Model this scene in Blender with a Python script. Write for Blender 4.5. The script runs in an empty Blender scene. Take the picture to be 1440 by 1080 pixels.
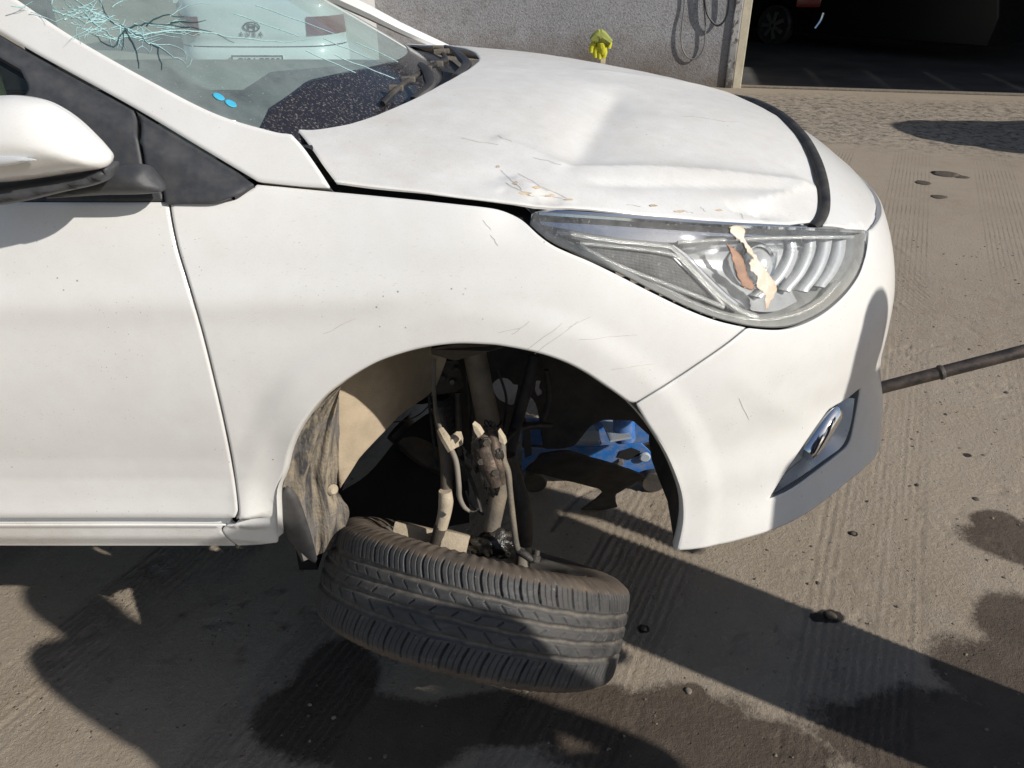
import bpy, bmesh, math, random
import numpy as np
from mathutils import Vector, Matrix
from mathutils.geometry import delaunay_2d_cdt
R = math.radians
random.seed(7); rng = np.random.default_rng(7)
SC = bpy.context.scene
COL = SC.collection

# ------------------------------------------------------------------ camera, sky, sun, exposure
CAM_Z, PITCH, FPX = 1.5, R(30.0), 1082.0
cam_d = bpy.data.cameras.new('camera'); cam_d.sensor_width = 36.0
cam_d.lens = 36.0 * FPX / 1440.0; cam_d.clip_start = 0.02; cam_d.clip_end = 500
cam = bpy.data.objects.new('camera', cam_d); COL.objects.link(cam)
cam.location = (0, 0, CAM_Z); cam.rotation_euler = (R(90) - PITCH, 0, 0)
SC.camera = cam

SUN_EL = R(32.0)
SUN_H = np.array([0.86, -0.51])                 # horizontal direction towards the sun
SUN_DIR = np.array([SUN_H[0]*math.cos(SUN_EL), SUN_H[1]*math.cos(SUN_EL), math.sin(SUN_EL)])
world = bpy.data.worlds.new('World'); SC.world = world; world.use_nodes = True
wn = world.node_tree; wn.nodes.clear()
w_out = wn.nodes.new('ShaderNodeOutputWorld'); w_bg = wn.nodes.new('ShaderNodeBackground')
w_sky = wn.nodes.new('ShaderNodeTexSky'); w_sky.sky_type = 'NISHITA'; w_sky.sun_disc = False
w_sky.sun_elevation = SUN_EL; w_sky.sun_rotation = math.atan2(SUN_DIR[0], SUN_DIR[1])
w_sky.dust_density = 1.0; w_sky.air_density = 1.0
w_bg.inputs['Strength'].default_value = 0.085
wn.links.new(w_sky.outputs[0], w_bg.inputs[0]); wn.links.new(w_bg.outputs[0], w_out.inputs[0])
sun_d = bpy.data.lights.new('sun', 'SUN'); sun_d.energy = 4.3; sun_d.angle = R(0.55); sun_d.color = (1.0, 0.955, 0.885)
sun = bpy.data.objects.new('sun', sun_d); COL.objects.link(sun)
sun.rotation_euler = Vector(SUN_DIR).to_track_quat('Z', 'Y').to_euler(); sun.location = (4, -3, 6)
SC.view_settings.view_transform = 'Standard'; SC.view_settings.look = 'None'
SC.view_settings.exposure = 0.0; SC.view_settings.gamma = 1.0
SC.render.engine = 'CYCLES'
SC.cycles.max_bounces = 8; SC.cycles.transparent_max_bounces = 16; SC.cycles.caustics_reflective = False

# ------------------------------------------------------------------ helpers: rays, curves, noise
CP, SP = math.cos(PITCH), math.sin(PITCH)
def ray(px, py):
    px = np.asarray(px, float); py = np.asarray(py, float)
    dv = (py - 540.0) / FPX
    return np.stack([(px - 720.0) / FPX, CP - dv*SP, -SP - dv*CP], -1)
CAM = np.array([0, 0, CAM_Z])
def PY(px, py, y):                     # point where the sight line meets the vertical plane y
    d = ray(px, py); return CAM + d * (np.asarray(y, float) / d[..., 1])[..., None]
def PG(px, py, z=0.0):                 # ... meets the height z
    d = ray(px, py); return CAM + d * ((z - CAM_Z) / d[..., 2])[..., None]
def project(P):
    P = np.asarray(P, float) - CAM
    dep = P[..., 1]*CP - P[..., 2]*SP
    dn = -P[..., 2]*CP - P[..., 1]*SP
    return np.stack([720 + FPX*P[..., 0]/dep, 540 + FPX*dn/dep], -1)

def catmull(pts, n=8, closed=False):
    pts = np.asarray(pts, float); N = len(pts); out = []
    if N == 2 and not closed:
        return np.linspace(pts[0], pts[1], n + 1)
    segs = N if closed else N - 1
    for i in range(segs):
        if closed: p0, p1, p2, p3 = (pts[(i+k-1) % N] for k in range(4))
        else:
            p1, p2 = pts[i], pts[i+1]
            p0 = pts[i-1] if i > 0 else 2*p1 - p2
            p3 = pts[i+2] if i + 2 < N else 2*p2 - p1
        t = np.linspace(0, 1, n, endpoint=False)[:, None]
        out.append(0.5*((2*p1) + (-p0+p2)*t + (2*p0-5*p1+4*p2-p3)*t*t + (-p0+3*p1-3*p2+p3)*t**3))
    if not closed: out.append(pts[-1:])
    return np.concatenate(out)
def resample(c, step, closed=False):
    c = np.asarray(c, float)
    if closed: c = np.vstack([c, c[:1]])
    L = np.concatenate([[0], np.cumsum(np.linalg.norm(np.diff(c, axis=0), axis=1))])
    n = max(2, int(round(L[-1] / step)) + 1)
    t = np.linspace(0, L[-1], n)
    r = np.stack([np.interp(t, L, c[:, k]) for k in range(c.shape[1])], -1)
    return r[:-1] if closed else r
def loop(*segs):                       # closed outline from smooth pieces with corners between them
    out = []
    for s in segs:
        c = catmull(s, 8)
        if out and np.linalg.norm(out[-1][-1] - c[0]) < 1e-6: c = c[1:]
        out.append(c)
    c = np.vstack(out)
    if np.linalg.norm(c[0] - c[-1]) < 1e-6: c = c[:-1]
    return c
def hash2(ix, iy, seed):
    h = (ix.astype(np.int64)*374761393 + iy.astype(np.int64)*668265263 + seed*974711) & 0x7fffffff
    h = ((h ^ (h >> 13))*1274126177) & 0x7fffffff
    return ((h ^ (h >> 16)) & 0xffff) / 65535.0
def vnoise(x, y, seed=0):
    ix, iy = np.floor(x), np.floor(y); fx, fy = x - ix, y - iy
    fx = fx*fx*(3-2*fx); fy = fy*fy*(3-2*fy)
    a = hash2(ix, iy, seed); b = hash2(ix+1, iy, seed); c = hash2(ix, iy+1, seed); d = hash2(ix+1, iy+1, seed)
    return (a*(1-fx)+b*fx)*(1-fy) + (c*(1-fx)+d*fx)*fy
def fbm(x, y, oct=4, seed=0):
    s = 0; a = 0.5; tot = 0
    for k in range(oct):
        s = s + a*vnoise(x, y, seed+k*17); tot += a; x = x*2.03+11.3; y = y*2.03+5.7; a *= 0.5
    return s/tot
def sstep(a, b, x):
    t = np.clip((np.asarray(x, float)-a)/(b-a), 0, 1); return t*t*(3-2*t)
def in_poly(P, poly):
    x, y = P[:, 0], P[:, 1]; c = np.zeros(len(P), bool); n = len(poly); j = n-1
    for i in range(n):
        xi, yi = poly[i]; xj, yj = poly[j]
        m = ((yi > y) != (yj > y)) & (x < (xj-xi)*(y-yi)/(yj-yi+1e-15)+xi)
        c ^= m; j = i
    return c
def dist_poly(P, poly, closed=True):
    a = np.asarray(poly); b = np.roll(a, -1, 0) if closed else a[1:]
    if not closed: a = a[:-1]
    best = np.full(len(P), 1e9)
    for i in range(len(a)):
        ab = b[i]-a[i]; L = (ab@ab)+1e-18
        t = np.clip(((P-a[i])@ab)/L, 0, 1)
        best = np.minimum(best, np.linalg.norm(P-(a[i]+t[:, None]*ab), axis=1))
    return best

# ------------------------------------------------------------------ helpers: objects
def mesh_obj(name, V, F, mat, parent=None, smooth=True, normals=None, ploc=None):
    me = bpy.data.meshes.new(name)
    V = np.asarray(V, float)
    me.from_pydata(V.tolist(), [], [list(map(int, f)) for f in F])
    me.update()
    if mat is not None: me.materials.append(mat)
    if smooth:
        me.polygons.foreach_set('use_smooth', np.ones(len(me.polygons), bool))
        if normals is not None: me.normals_split_custom_set_from_vertices(np.asarray(normals).tolist())
    o = bpy.data.objects.new(name, me); COL.objects.link(o)
    if parent is not None:
        o.parent = parent
        if parent.type == 'EMPTY': o.matrix_parent_inverse = Matrix.Translation(parent.location).inverted()
    return o
def thing(name, loc, label, cat, group=None):
    e = bpy.data.objects.new(name, None); COL.objects.link(e); e.location = loc; e.empty_display_size = 0.2
    e['label'] = label; e['category'] = cat
    if group: e['group'] = group
    return e
def tag(o, label, cat, group=None, kind=None):
    if label: o['label'] = label
    if cat: o['category'] = cat
    if group: o['group'] = group
    if kind: o['kind'] = kind
    return o
class MB:
    def __init__(s): s.V = []; s.F = []; s.n = 0
    def add(s, V, F):
        V = np.asarray(V, float); s.V.append(V); s.F += [[int(i)+s.n for i in f] for f in F]; s.n += len(V); return s
    def box(s, lo, hi, M=None, bev=0.0):
        lo = np.asarray(lo, float); hi = np.asarray(hi, float)
        if bev <= 0:
            V = np.array([[x, y, z] for x in (lo[0], hi[0]) for y in (lo[1], hi[1]) for z in (lo[2], hi[2])])
            F = [(0,1,3,2),(4,6,7,5),(0,4,5,1),(2,3,7,6),(0,2,6,4),(1,5,7,3)]
        else:
            bm = bmesh.new(); bmesh.ops.create_cube(bm, size=1.0)
            for v in bm.verts: v.co = Vector([(lo[k]+hi[k])/2 + v.co[k]*(hi[k]-lo[k]) for k in range(3)])
            bmesh.ops.bevel(bm, geom=bm.edges[:], offset=bev, segments=2, affect='EDGES', profile=0.6)
            bm.verts.index_update(); V = np.array([v.co[:] for v in bm.verts]); F = [[v.index for v in f.verts] for f in bm.faces]; bm.free()
        if M is not None: V = (np.c_[V, np.ones(len(V))] @ np.array(M).T)[:, :3]
        return s.add(V, F)
    def tube(s, path, rad, seg=12, caps=True, n=0, flat=1.0, up=None):
        P = np.asarray(path, float)
        if n: 
            rr = np.interp(np.linspace(0, len(P)-1, (len(P)-1)*n+1), range(len(P)), np.broadcast_to(rad, len(P)).astype(float))
            P = catmull(P, n); rad = rr
        rad = np.broadcast_to(rad, len(P)).astype(float)
        T = np.gradient(P, axis=0); T /= np.linalg.norm(T, axis=1)[:, None]+1e-12
        u = np.array(up if up is not None else ([0, 0, 1.0] if abs(T[0][2]) < 0.9 else [1.0, 0, 0]), float)
        V = []
        for i in range(len(P)):
            u = u - (u@T[i])*T[i]; u /= np.linalg.norm(u)+1e-12; w = np.cross(T[i], u)
            a = np.linspace(0, 2*math.pi, seg, endpoint=False)
            V.append(P[i] + rad[i]*(np.cos(a)[:, None]*u*flat + np.sin(a)[:, None]*w))
        F = [(i*seg+j, i*seg+(j+1) % seg, (i+1)*seg+(j+1) % seg, (i+1)*seg+j) for i in range(len(P)-1) for j in range(seg)]
        if caps: F += [list(range(seg))[::-1], [(len(P)-1)*seg+j for j in range(seg)]]
        return s.add(np.vstack(V), F)
    def lathe(s, prof, axis_o, axis_d, seg=48, closed=False):      # prof: (radius, along axis)
        d = np.asarray(axis_d, float); d /= np.linalg.norm(d)
        u = np.cross(d, [0, 0, 1.0]); u = u/np.linalg.norm(u) if np.linalg.norm(u) > 1e-6 else np.array([1.0, 0, 0]); w = np.cross(d, u)
        a = np.linspace(0, 2*math.pi, seg, endpoint=False)
        ring = np.cos(a)[:, None]*u + np.sin(a)[:, None]*w
        V = np.vstack([np.asarray(axis_o) + r*ring + h*d for r, h in prof]); m = len(prof)
        F = [(i*seg+j, ((i+1) % m)*seg+j, ((i+1) % m)*seg+(j+1) % seg, i*seg+(j+1) % seg) for i in range(m if closed else m-1) for j in range(seg)]
        if not closed:
            if prof[0][0] > 1e-5: F.append([j for j in range(seg)])
            if prof[-1][0] > 1e-5: F.append([(m-1)*seg+j for j in range(seg)][::-1])
        return s.add(V, F)
    def slab(s, poly3, thick):          # polygon given in 3-D, thickened along vector `thick`
        P = np.asarray(poly3, float); n = len(P); Q = P+np.asarray(thick, float)
        F = [list(range(n)), list(range(n, 2*n))[::-1]] + [(i, (i+1) % n, n+(i+1) % n, n+i) for i in range(n)]
        return s.add(np.vstack([P, Q]), F)
    def build(s, name, mat, parent=None, smooth=False, bevel=0.0):
        o = mesh_obj(name, np.vstack(s.V), s.F, mat, parent, smooth=False)
        bm = bmesh.new(); bm.from_mesh(o.data)
        bmesh.ops.recalc_face_normals(bm, faces=bm.faces[:])
        if bevel: bmesh.ops.bevel(bm, geom=[e for e in bm.edges if len(e.link_faces) == 2 and e.calc_face_angle(0) > 0.6], offset=bevel, segments=2, affect='EDGES', profile=0.6)
        bm.to_mesh(o.data); bm.free()
        if smooth:
            o.data.polygons.foreach_set('use_smooth', np.ones(len(o.data.polygons), bool))
            o.data.set_sharp_from_angle(angle=R(38))
        return o

def panel(name, outline, surf, mat, parent, step=0.012, gap=0.0, holes=(), skirt=0.014, edge=0.005, drop=0.0022, eps=0.0015, flip=1.0):
    """Sheet of bodywork cut to `outline` (in the surface's own 2-D coordinates), with rounded, turned-in edges."""
    ol = resample(outline, step*0.6, True)
    def ccw(c): return c if np.sum(c[:, 0]*np.roll(c[:, 1], -1)-np.roll(c[:, 0], -1)*c[:, 1]) > 0 else c[::-1]
    def inward(c):
        t = np.roll(c, -1, 0)-np.roll(c, 1, 0); t /= np.linalg.norm(t, axis=1)[:, None]+1e-12
        return np.stack([-t[:, 1], t[:, 0]], -1)
    loops = [ccw(ol)]+[ccw(resample(h, step*0.6, True))[::-1] for h in holes]
    loops = [c+inward(c)*gap for c in loops]
    lo, hi = loops[0].min(0), loops[0].max(0)
    gx, gy = np.arange(lo[0], hi[0], step), np.arange(lo[1], hi[1], step*0.9)
    G = np.stack(np.meshgrid(gx, gy), -1); G[1::2, :, 0] += step*0.5; G = G.reshape(-1, 2)
    G = G[in_poly(G, loops[0])]
    for h in loops[1:]: G = G[~in_poly(G, h)]
    ring = np.vstack([c+inward(c)*edge for c in loops])
    allb = np.vstack(loops)
    def dall(P): return np.minimum.reduce([dist_poly(P, c) for c in loops])
    G = G[dall(G) > edge+step*0.35]
    ring = ring[in_poly(ring, loops[0])]; ring = ring[dall(ring) > edge*0.8]
    pts = np.vstack([allb, ring, G]); edges = []; k = 0
    for c in loops: n = len(c); edges += [(k+i, k+(i+1) % n) for i in range(n)]; k += n
    vs, _, fs, ov, _, _ = delaunay_2d_cdt([Vector(p) for p in pts], edges, [], 0, 1e-7, True)
    U = np.array([v[:] for v in vs]); F = np.array([list(f) for f in fs]); ce = U[F].mean(1)
    ok = in_poly(ce, loops[0])
    for h in loops[1:]: ok &= ~in_poly(ce, h)
    F = F[ok].tolist()
    P = surf(U); du = np.array([eps, 0]); dv = np.array([0, eps])
    N = np.cross(surf(U+du)-surf(U-du), surf(U+dv)-surf(U-dv)); N *= flip/(np.linalg.norm(N, axis=1)[:, None]+1e-12)
    inv = {}
    for i, o in enumerate(ov):
        for q in o: inv[q] = i
    V = P.copy(); NN = N.copy(); SV = []; SN = []; SF = []; base = len(V); k = 0
    for c in loops:
        n = len(c); idx = [inv[k+i] for i in range(n)]; k += n
        outw = P[idx]-surf(c+inward(c)*0.004); outw /= np.linalg.norm(outw, axis=1)[:, None]+1e-12
        V[idx] = P[idx]-N[idx]*drop
        q = N[idx]*0.75+outw*0.65; NN[idx] = q/np.linalg.norm(q, axis=1)[:, None]
        s0 = base+len(SV)
        SV += list(V[idx])+list(V[idx]-N[idx]*skirt-outw*0.003); SN += list(outw)+list(outw)
        SF += [(s0+i, s0+n+i, s0+n+(i+1) % n, s0+(i+1) % n) for i in range(n)]
    V = np.vstack([V, SV]); NN = np.vstack([NN, SN]); F = F+SF
    nf = []
    for f in F:                          # wind every face like its vertex normals
        a, b, c = V[f[0]], V[f[1]], V[f[2]]
        nf.append(f if np.dot(np.cross(b-a, c-a), NN[f[0]]+NN[f[1]]+NN[f[2]]) > 0 else f[::-1])
    return mesh_obj(name, V, nf, mat, parent, True, NN)

# ------------------------------------------------------------------ materials
class NT:
    def __init__(s, name):
        s.m = bpy.data.materials.new(name); s.m.use_nodes = True; s.t = s.m.node_tree; s.t.nodes.clear()
        s.out = s.t.nodes.new('ShaderNodeOutputMaterial'); s._co = None
    def n(s, typ, ins=None, **kw):
        nd = s.t.nodes.new('ShaderNode'+typ)
        for k, v in kw.items(): setattr(nd, k, v)
        for k, v in (ins or {}).items(): s.set(nd, k, v)
        return nd
    def set(s, nd, k, v):
        sock = nd.inputs[k]
        if isinstance(v, bpy.types.NodeSocket): s.t.links.new(v, sock)
        elif isinstance(v, bpy.types.Node): s.t.links.new(v.outputs[0], sock)
        else:
            if hasattr(sock.default_value, '__len__') and not hasattr(v, '__len__'): v = (v,)*len(sock.default_value)
            if hasattr(v, '__len__') and len(v) == 3 and len(sock.default_value) == 4: v = (*v, 1.0)
            sock.default_value = v
    @property
    def co(s):
        if s._co is None: s._co = s.n('TexCoord').outputs['Object']
        return s._co
    def map(s, scale=(1, 1, 1), rot=(0, 0, 0), loc=(0, 0, 0)):
        return s.n('Mapping', {'Vector': s.co, 'Scale': scale, 'Rotation': rot, 'Location': loc}).outputs[0]
    def noise(s, scale, detail=4, rough=0.55, vec=None, dist=0.0):
        return s.n('TexNoise', {'Vector': vec or s.co, 'Scale': scale, 'Detail': detail, 'Roughness': rough, 'Distortion': dist}).outputs['Fac']
    def voro(s, scale, vec=None, feature='F1'):
        return s.n('TexVoronoi', {'Vector': vec or s.co, 'Scale': scale}, feature=feature).outputs['Distance']
    def ramp(s, fac, a, b, lo=0.0, hi=1.0):
        return s.n('MapRange', {'Value': fac, 'From Min': a, 'From Max': b, 'To Min': lo, 'To Max': hi}, clamp=True).outputs[0]
    def math(s, op, a, b=0.0): return s.n('Math', {0: a, 1: b}, operation=op, use_clamp=False).outputs[0]
    def mix(s, f, a, b):
        nd = s.n('Mix', data_type='RGBA'); s.set(nd, 0, f); s.set(nd, 6, a); s.set(nd, 7, b); return nd.outputs[2]
    def attr(s, name): return s.n('Attribute', attribute_name=name).outputs['Fac']
    def bump(s, h, strength=0.3, dist=0.01, normal=None):
        nd = s.n('Bump', {'Height': h, 'Strength': strength, 'Distance': dist})
        if normal is not None: s.set(nd, 'Normal', normal)
        return nd.outputs[0]
    def pbsdf(s, color, rough=0.5, metal=0.0, normal=None, **kw):
        nd = s.n('BsdfPrincipled', {'Base Color': color, 'Roughness': rough, 'Metallic': metal})
        if normal is not None: s.set(nd, 'Normal', normal)
        for k, v in kw.items(): s.set(nd, k.replace('_', ' '), v)
        return nd.outputs[0]
    def done(s, sh): s.t.links.new(sh, s.out.inputs['Surface']); return s.m

def m_paint(name, dust=0.25, streak=0.5, coat=0.5):
    t = NT(name)
    big = t.noise(3.1, 5, 0.6); mid = t.noise(23, 5, 0.65); fine = t.noise(420, 2, 0.6)
    d = t.math('MULTIPLY', t.ramp(t.math('ADD', t.math('MULTIPLY', big, 0.7), t.math('MULTIPLY', mid, 0.45)), 0.42, 0.82), dust)
    d = t.math('ADD', d, t.math('MULTIPLY', t.ramp(fine, 0.5, 0.8), dust*0.5))
    col = t.mix(d, (0.80, 0.795, 0.775), (0.47, 0.42, 0.35))
    # dried-rain streaks and specks
    st = t.noise(1.0, 3, 0.7, t.map((95, 420, 420)))
    gate = t.ramp(t.noise(7.0, 3, 0.6), 0.42, 0.68)
    f1 = t.math('MULTIPLY', t.math('MULTIPLY', t.ramp(st, 0.64, 0.71), gate), streak)
    col = t.mix(f1, col, (0.33, 0.28, 0.22))
    sp = t.voro(37.0); gate2 = t.ramp(t.noise(3.0, 4, 0.6), 0.50, 0.62)
    f2 = t.math('MULTIPLY', t.ramp(sp, 0.07, 0.035), gate2)
    f2 = t.math('MAXIMUM', f2, t.math('MULTIPLY', t.ramp(t.voro(120.0), 0.12, 0.05), t.ramp(t.noise(9.0, 3), 0.52, 0.66)))
    col = t.mix(t.math('MULTIPLY', f2, 0.8), col, (0.16, 0.13, 0.10))
    rough = t.ramp(d, 0.0, 0.5, 0.34, 0.62)
    nm = t.bump(t.noise(900, 2), 0.02, 0.001)
    return t.done(t.pbsdf(col, rough, 0.0, nm, Coat_Weight=coat, Coat_Roughness=0.09, Specular_IOR_Level=0.45))
M = {}
M['paint'] = m_paint('white_paint', 0.24, 0.45, 0.55)
M['paint_hood'] = m_paint('white_paint_dusty', 0.52, 0.75, 0.15)
M['paint_sill'] = m_paint('white_paint_grimy', 0.60, 0.85, 0.3)
M['paint_side'] = m_paint('white_paint_side', 0.24, 0.3, 0.55)

def m_simple(name, col, rough=0.5, metal=0.0, var=0.25, scale=30, dirt=None, dirt_amt=0.0, dirt_scale=6, bump=0.0, bscale=120, **kw):
    t = NT(name)
    nz = t.noise(scale, 5, 0.6)
    c0 = tuple(c*(1-var) for c in col); c1 = tuple(min(1, c*(1+var)) for c in col)
    c = t.mix(t.ramp(nz, 0.3, 0.7), c0, c1); r = rough
    if dirt:
        f = t.math('MULTIPLY', t.ramp(t.noise(dirt_scale, 6, 0.68), 0.40, 0.66), dirt_amt)
        c = t.mix(f, c, dirt); r = t.ramp(f, 0, 1, rough, 0.9)
    nm = t.bump(t.noise(bscale, 4, 0.6), bump, 0.004) if bump else None
    return t.done(t.pbsdf(c, r, metal, nm, **kw))
M['black_plastic'] = m_simple('black_plastic', (0.035, 0.036, 0.040), 0.5, 0, 0.2, 40, (0.20, 0.18, 0.15), 0.28, 9, 0.25, 700)
M['trim'] = m_simple('black_trim_dusty', (0.048, 0.050, 0.056), 0.42, 0, 0.12, 60, (0.17, 0.16, 0.145), 0.20, 40, 0.2, 900)
M['rubber'] = m_simple('black_rubber', (0.022, 0.022, 0.024), 0.6, 0, 0.25, 60, (0.22, 0.19, 0.15), 0.3, 20, 0.2, 500)
M['liner'] = m_simple('liner_plastic', (0.028, 0.028, 0.030), 0.75, 0, 0.3, 20, (0.13, 0.105, 0.075), 0.45, 5, 0.3, 300)
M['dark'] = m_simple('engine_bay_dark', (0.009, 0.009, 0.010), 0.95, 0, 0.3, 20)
M['interior'] = m_simple('interior_plastic', (0.030, 0.031, 0.034), 0.75, 0, 0.2, 30, (0.12, 0.11, 0.10), 0.3, 30, 0.3, 600)
M['seat'] = m_simple('seat_fabric', (0.30, 0.28, 0.17), 0.9, 0, 0.2, 60, None, 0, 6, 0.3, 800)
M['apron'] = m_simple('dusty_primer', (0.46, 0.37, 0.26), 0.9, 0, 0.16, 14, (0.30, 0.24, 0.17), 0.5, 8, 0.4, 400)
M['steel_dusty'] = m_simple('dusty_steel', (0.15, 0.135, 0.115), 0.65, 0.25, 0.3, 25, (0.36, 0.29, 0.20), 0.6, 9, 0.4, 240)
M['steel_dark'] = m_simple('dark_steel', (0.050, 0.047, 0.045), 0.6, 0.3, 0.3, 25, (0.22, 0.17, 0.11), 0.45, 9, 0.4, 240)
M['tan_dusty'] = m_simple('tan_dust', (0.50, 0.42, 0.31), 0.9, 0, 0.15, 40, (0.32, 0.26, 0.18), 0.4, 30, 0.4, 300)
M['hose'] = m_simple('grey_hose', (0.24, 0.215, 0.18), 0.7, 0, 0.15, 40, (0.2, 0.16, 0.12), 0.3, 40)
M['grease'] = m_simple('black_grease', (0.010, 0.010, 0.011), 0.22, 0, 0.3, 40, (0.12, 0.10, 0.07), 0.35, 45, 0.8, 90)
M['cast'] = m_simple('cast_iron', (0.17, 0.125, 0.095), 0.5, 0.35, 0.3, 40, (0.015, 0.014, 0.013), 0.9, 22, 0.5, 200)
M['wall_paint'] = None
M['chrome'] = m_simple('chrome', (0.75, 0.77, 0.80), 0.08, 1.0, 0.04, 20)
M['reflector'] = m_simple('lamp_reflector', (0.84, 0.86, 0.88), 0.24, 0.45, 0.06, 40)
M['alu'] = m_simple('wheel_alloy', (0.42, 0.41, 0.39), 0.42, 0.8, 0.15, 30, (0.24, 0.19, 0.13), 0.6, 10)
M['blue'] = m_simple('blue_jack_paint', (0.022, 0.16, 0.50), 0.38, 0, 0.15, 20, (0.26, 0.23, 0.20), 0.65, 26, 0.3, 200)
M['jack_pale'] = m_simple('pale_blue_paint', (0.34, 0.42, 0.52), 0.5, 0, 0.15, 20, (0.45, 0.42, 0.38), 0.7, 16, 0.2, 200)  # paler blue-grey for the jack's plates, cover and cap
M['pipe'] = m_simple('dark_steel_pipe', (0.055, 0.048, 0.046), 0.42, 0.5, 0.3, 50, (0.20, 0.15, 0.12), 0.4, 24, 0.3, 400)
M['glove'] = m_simple('yellow_rubber_glove', (0.58, 0.56, 0.03), 0.6, 0, 0.25, 40, (0.30, 0.32, 0.05), 0.35, 20, 0.3, 60)
M['glove_cuff'] = m_simple('olive_glove_cloth', (0.30, 0.33, 0.08), 0.8, 0, 0.25, 40, (0.16, 0.17, 0.05), 0.35, 20, 0.4, 100)
M['wood'] = m_simple('pale_timber', (0.55, 0.47, 0.33), 0.8, 0, 0.2, 20, (0.28, 0.22, 0.15), 0.3, 12, 0.3, 90)
M['yellow'] = m_simple('yellow_pole', (0.62, 0.40, 0.04), 0.5, 0, 0.1, 20, (0.3, 0.24, 0.12), 0.3, 12)
M['cream'] = m_simple('cream_paint', (0.66, 0.59, 0.44), 0.75, 0, 0.1, 10, (0.36, 0.31, 0.24), 0.45, 6, 0.4, 60)
M['cable'] = m_simple('black_cable', (0.02, 0.02, 0.022), 0.5, 0, 0.1, 20)
M['cable_grey'] = m_simple('grey_cable', (0.16, 0.16, 0.16), 0.6, 0, 0.1, 20)
M['garage'] = m_simple('grimy_shaded_garage', (0.085, 0.083, 0.080), 0.9, 0, 0.4, 1.2, (0.02, 0.02, 0.02), 0.6, 0.7, 0.3, 8)  # dark tone carries part of the open bay's shade
M['dark_car'] = m_simple('dark_car_paint', (0.006, 0.007, 0.009), 0.35, 0, 0.1, 10)
M['tail_red'] = m_simple('tail_lamp_red', (0.16, 0.022, 0.018), 0.2, 0, 0.1, 10)
M['sticker'] = m_simple('blue_sticker', (0.06, 0.42, 0.62), 0.5, 0, 0.08, 60)
M['plate_white'] = m_simple('plate_white', (0.72, 0.72, 0.70), 0.5, 0, 0.05, 20)
M['plate_black'] = m_simple('plate_black', (0.01, 0.01, 0.012), 0.5, 0, 0.05, 20)
M['clothes'] = m_simple('dark_cloth', (0.06, 0.07, 0.10), 0.9, 0, 0.2, 20)
M['tank'] = m_simple('blue_tank', (0.03, 0.09, 0.22), 0.5, 0, 0.1, 10)
M['sheet'] = m_simple('galvanised_sheet', (0.40, 0.40, 0.41), 0.5, 0.6, 0.15, 5)
M['stone'] = m_simple('pebble', (0.20, 0.17, 0.135), 0.9, 0, 0.35, 40)
M['clod'] = m_simple('oily_clod', (0.085, 0.068, 0.052), 0.8, 0, 0.35, 40)

def m_mud():
    t = NT('mud_streaked_liner')
    st = t.noise(1.0, 4, 0.65, t.map((70, 70, 7), (0, R(14), 0)), 0.3)
    big = t.noise(16, 4, 0.6)
    c = t.mix(t.ramp(st, 0.36, 0.62), (0.052, 0.052, 0.055), (0.33, 0.275, 0.20))
    c = t.mix(t.math('MULTIPLY', t.ramp(big, 0.48, 0.62), 0.8), c, (0.16, 0.15, 0.145))
    nm = t.bump(t.math('ADD', st, t.noise(150, 3)), 0.5, 0.006)
    return t.done(t.pbsdf(c, 0.8, 0, nm))
M['mud'] = m_mud()

def m_tread():
    t = NT('tyre_rubber')
    dust = t.ramp(t.noise(14, 6, 0.65), 0.38, 0.68); ga = t.attr('groove'); side = t.attr('sidewall')
    c = t.mix(t.math('MULTIPLY', dust, 0.55), (0.034, 0.034, 0.035), (0.105, 0.098, 0.090))
    c = t.mix(t.math('MULTIPLY', ga, t.ramp(t.noise(60, 4, 0.6), 0.3, 0.7, 0.1, 0.85)), c, (0.17, 0.148, 0.120))
    c = t.mix(t.math('MULTIPLY', side, t.ramp(t.noise(18, 5), 0.3, 0.7, 0.2, 0.85)), c, (0.17, 0.128, 0.092))
    sp = t.math('MULTIPLY', t.ramp(t.voro(85), 0.10, 0.05), t.ramp(t.noise(12, 2), 0.52, 0.62))
    c = t.mix(sp, c, (0.42, 0.38, 0.32))
    scuff = t.noise(1.0, 3, 0.6, t.map((8, 70, 70)))
    c = t.mix(t.math('MULTIPLY', t.ramp(scuff, 0.55, 0.75), 0.35), c, (0.16, 0.15, 0.145))
    nm = t.bump(t.noise(420, 4, 0.6), 0.25, 0.003)
    return t.done(t.pbsdf(c, t.ramp(dust, 0, 1, 0.5, 0.8), 0, nm))
M['tread'] = m_tread()

def m_glass(name, tint, dust_col, dust_lo, dust_hi, rough=0.02, refl=1.0, dscale=9.0, speck=0.0):
    """One pane: tinted see-through, mirror by Fresnel, a film of dust with specks."""
    t = NT(name)
    tr = t.n('BsdfTransparent', {'Color': tint}).outputs[0]
    gl = t.n('BsdfGlossy', {'Color': (1, 1, 1), 'Roughness': rough}).outputs[0]
    fr = t.math('MULTIPLY', t.n('Fresnel', {'IOR': 1.5}).outputs[0], refl)
    a = t.n('MixShader', {0: fr, 1: tr, 2: gl}).outputs[0]
    df = t.n('BsdfDiffuse', {'Color': dust_col}).outputs[0]
    dn = t.ramp(t.noise(dscale, 6, 0.7), 0.32, 0.72, dust_lo, dust_hi)
    if speck:
        s = t.math('MULTIPLY', t.ramp(t.noise(240, 3, 0.7), 0.60, 0.70), speck)
        dn = t.math('MAXIMUM', dn, s)
    return t, a, df, dn
def m_glass_done(t, a, df, dn): return t.done(t.n('MixShader', {0: dn, 1: a, 2: df}).outputs[0])
M['windshield'] = m_glass_done(*m_glass('windshield_glass', (0.56, 0.80, 0.80), (0.44, 0.51, 0.50), 0.15, 0.46, 0.02, 1.0, 4.0, 0.55))
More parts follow.
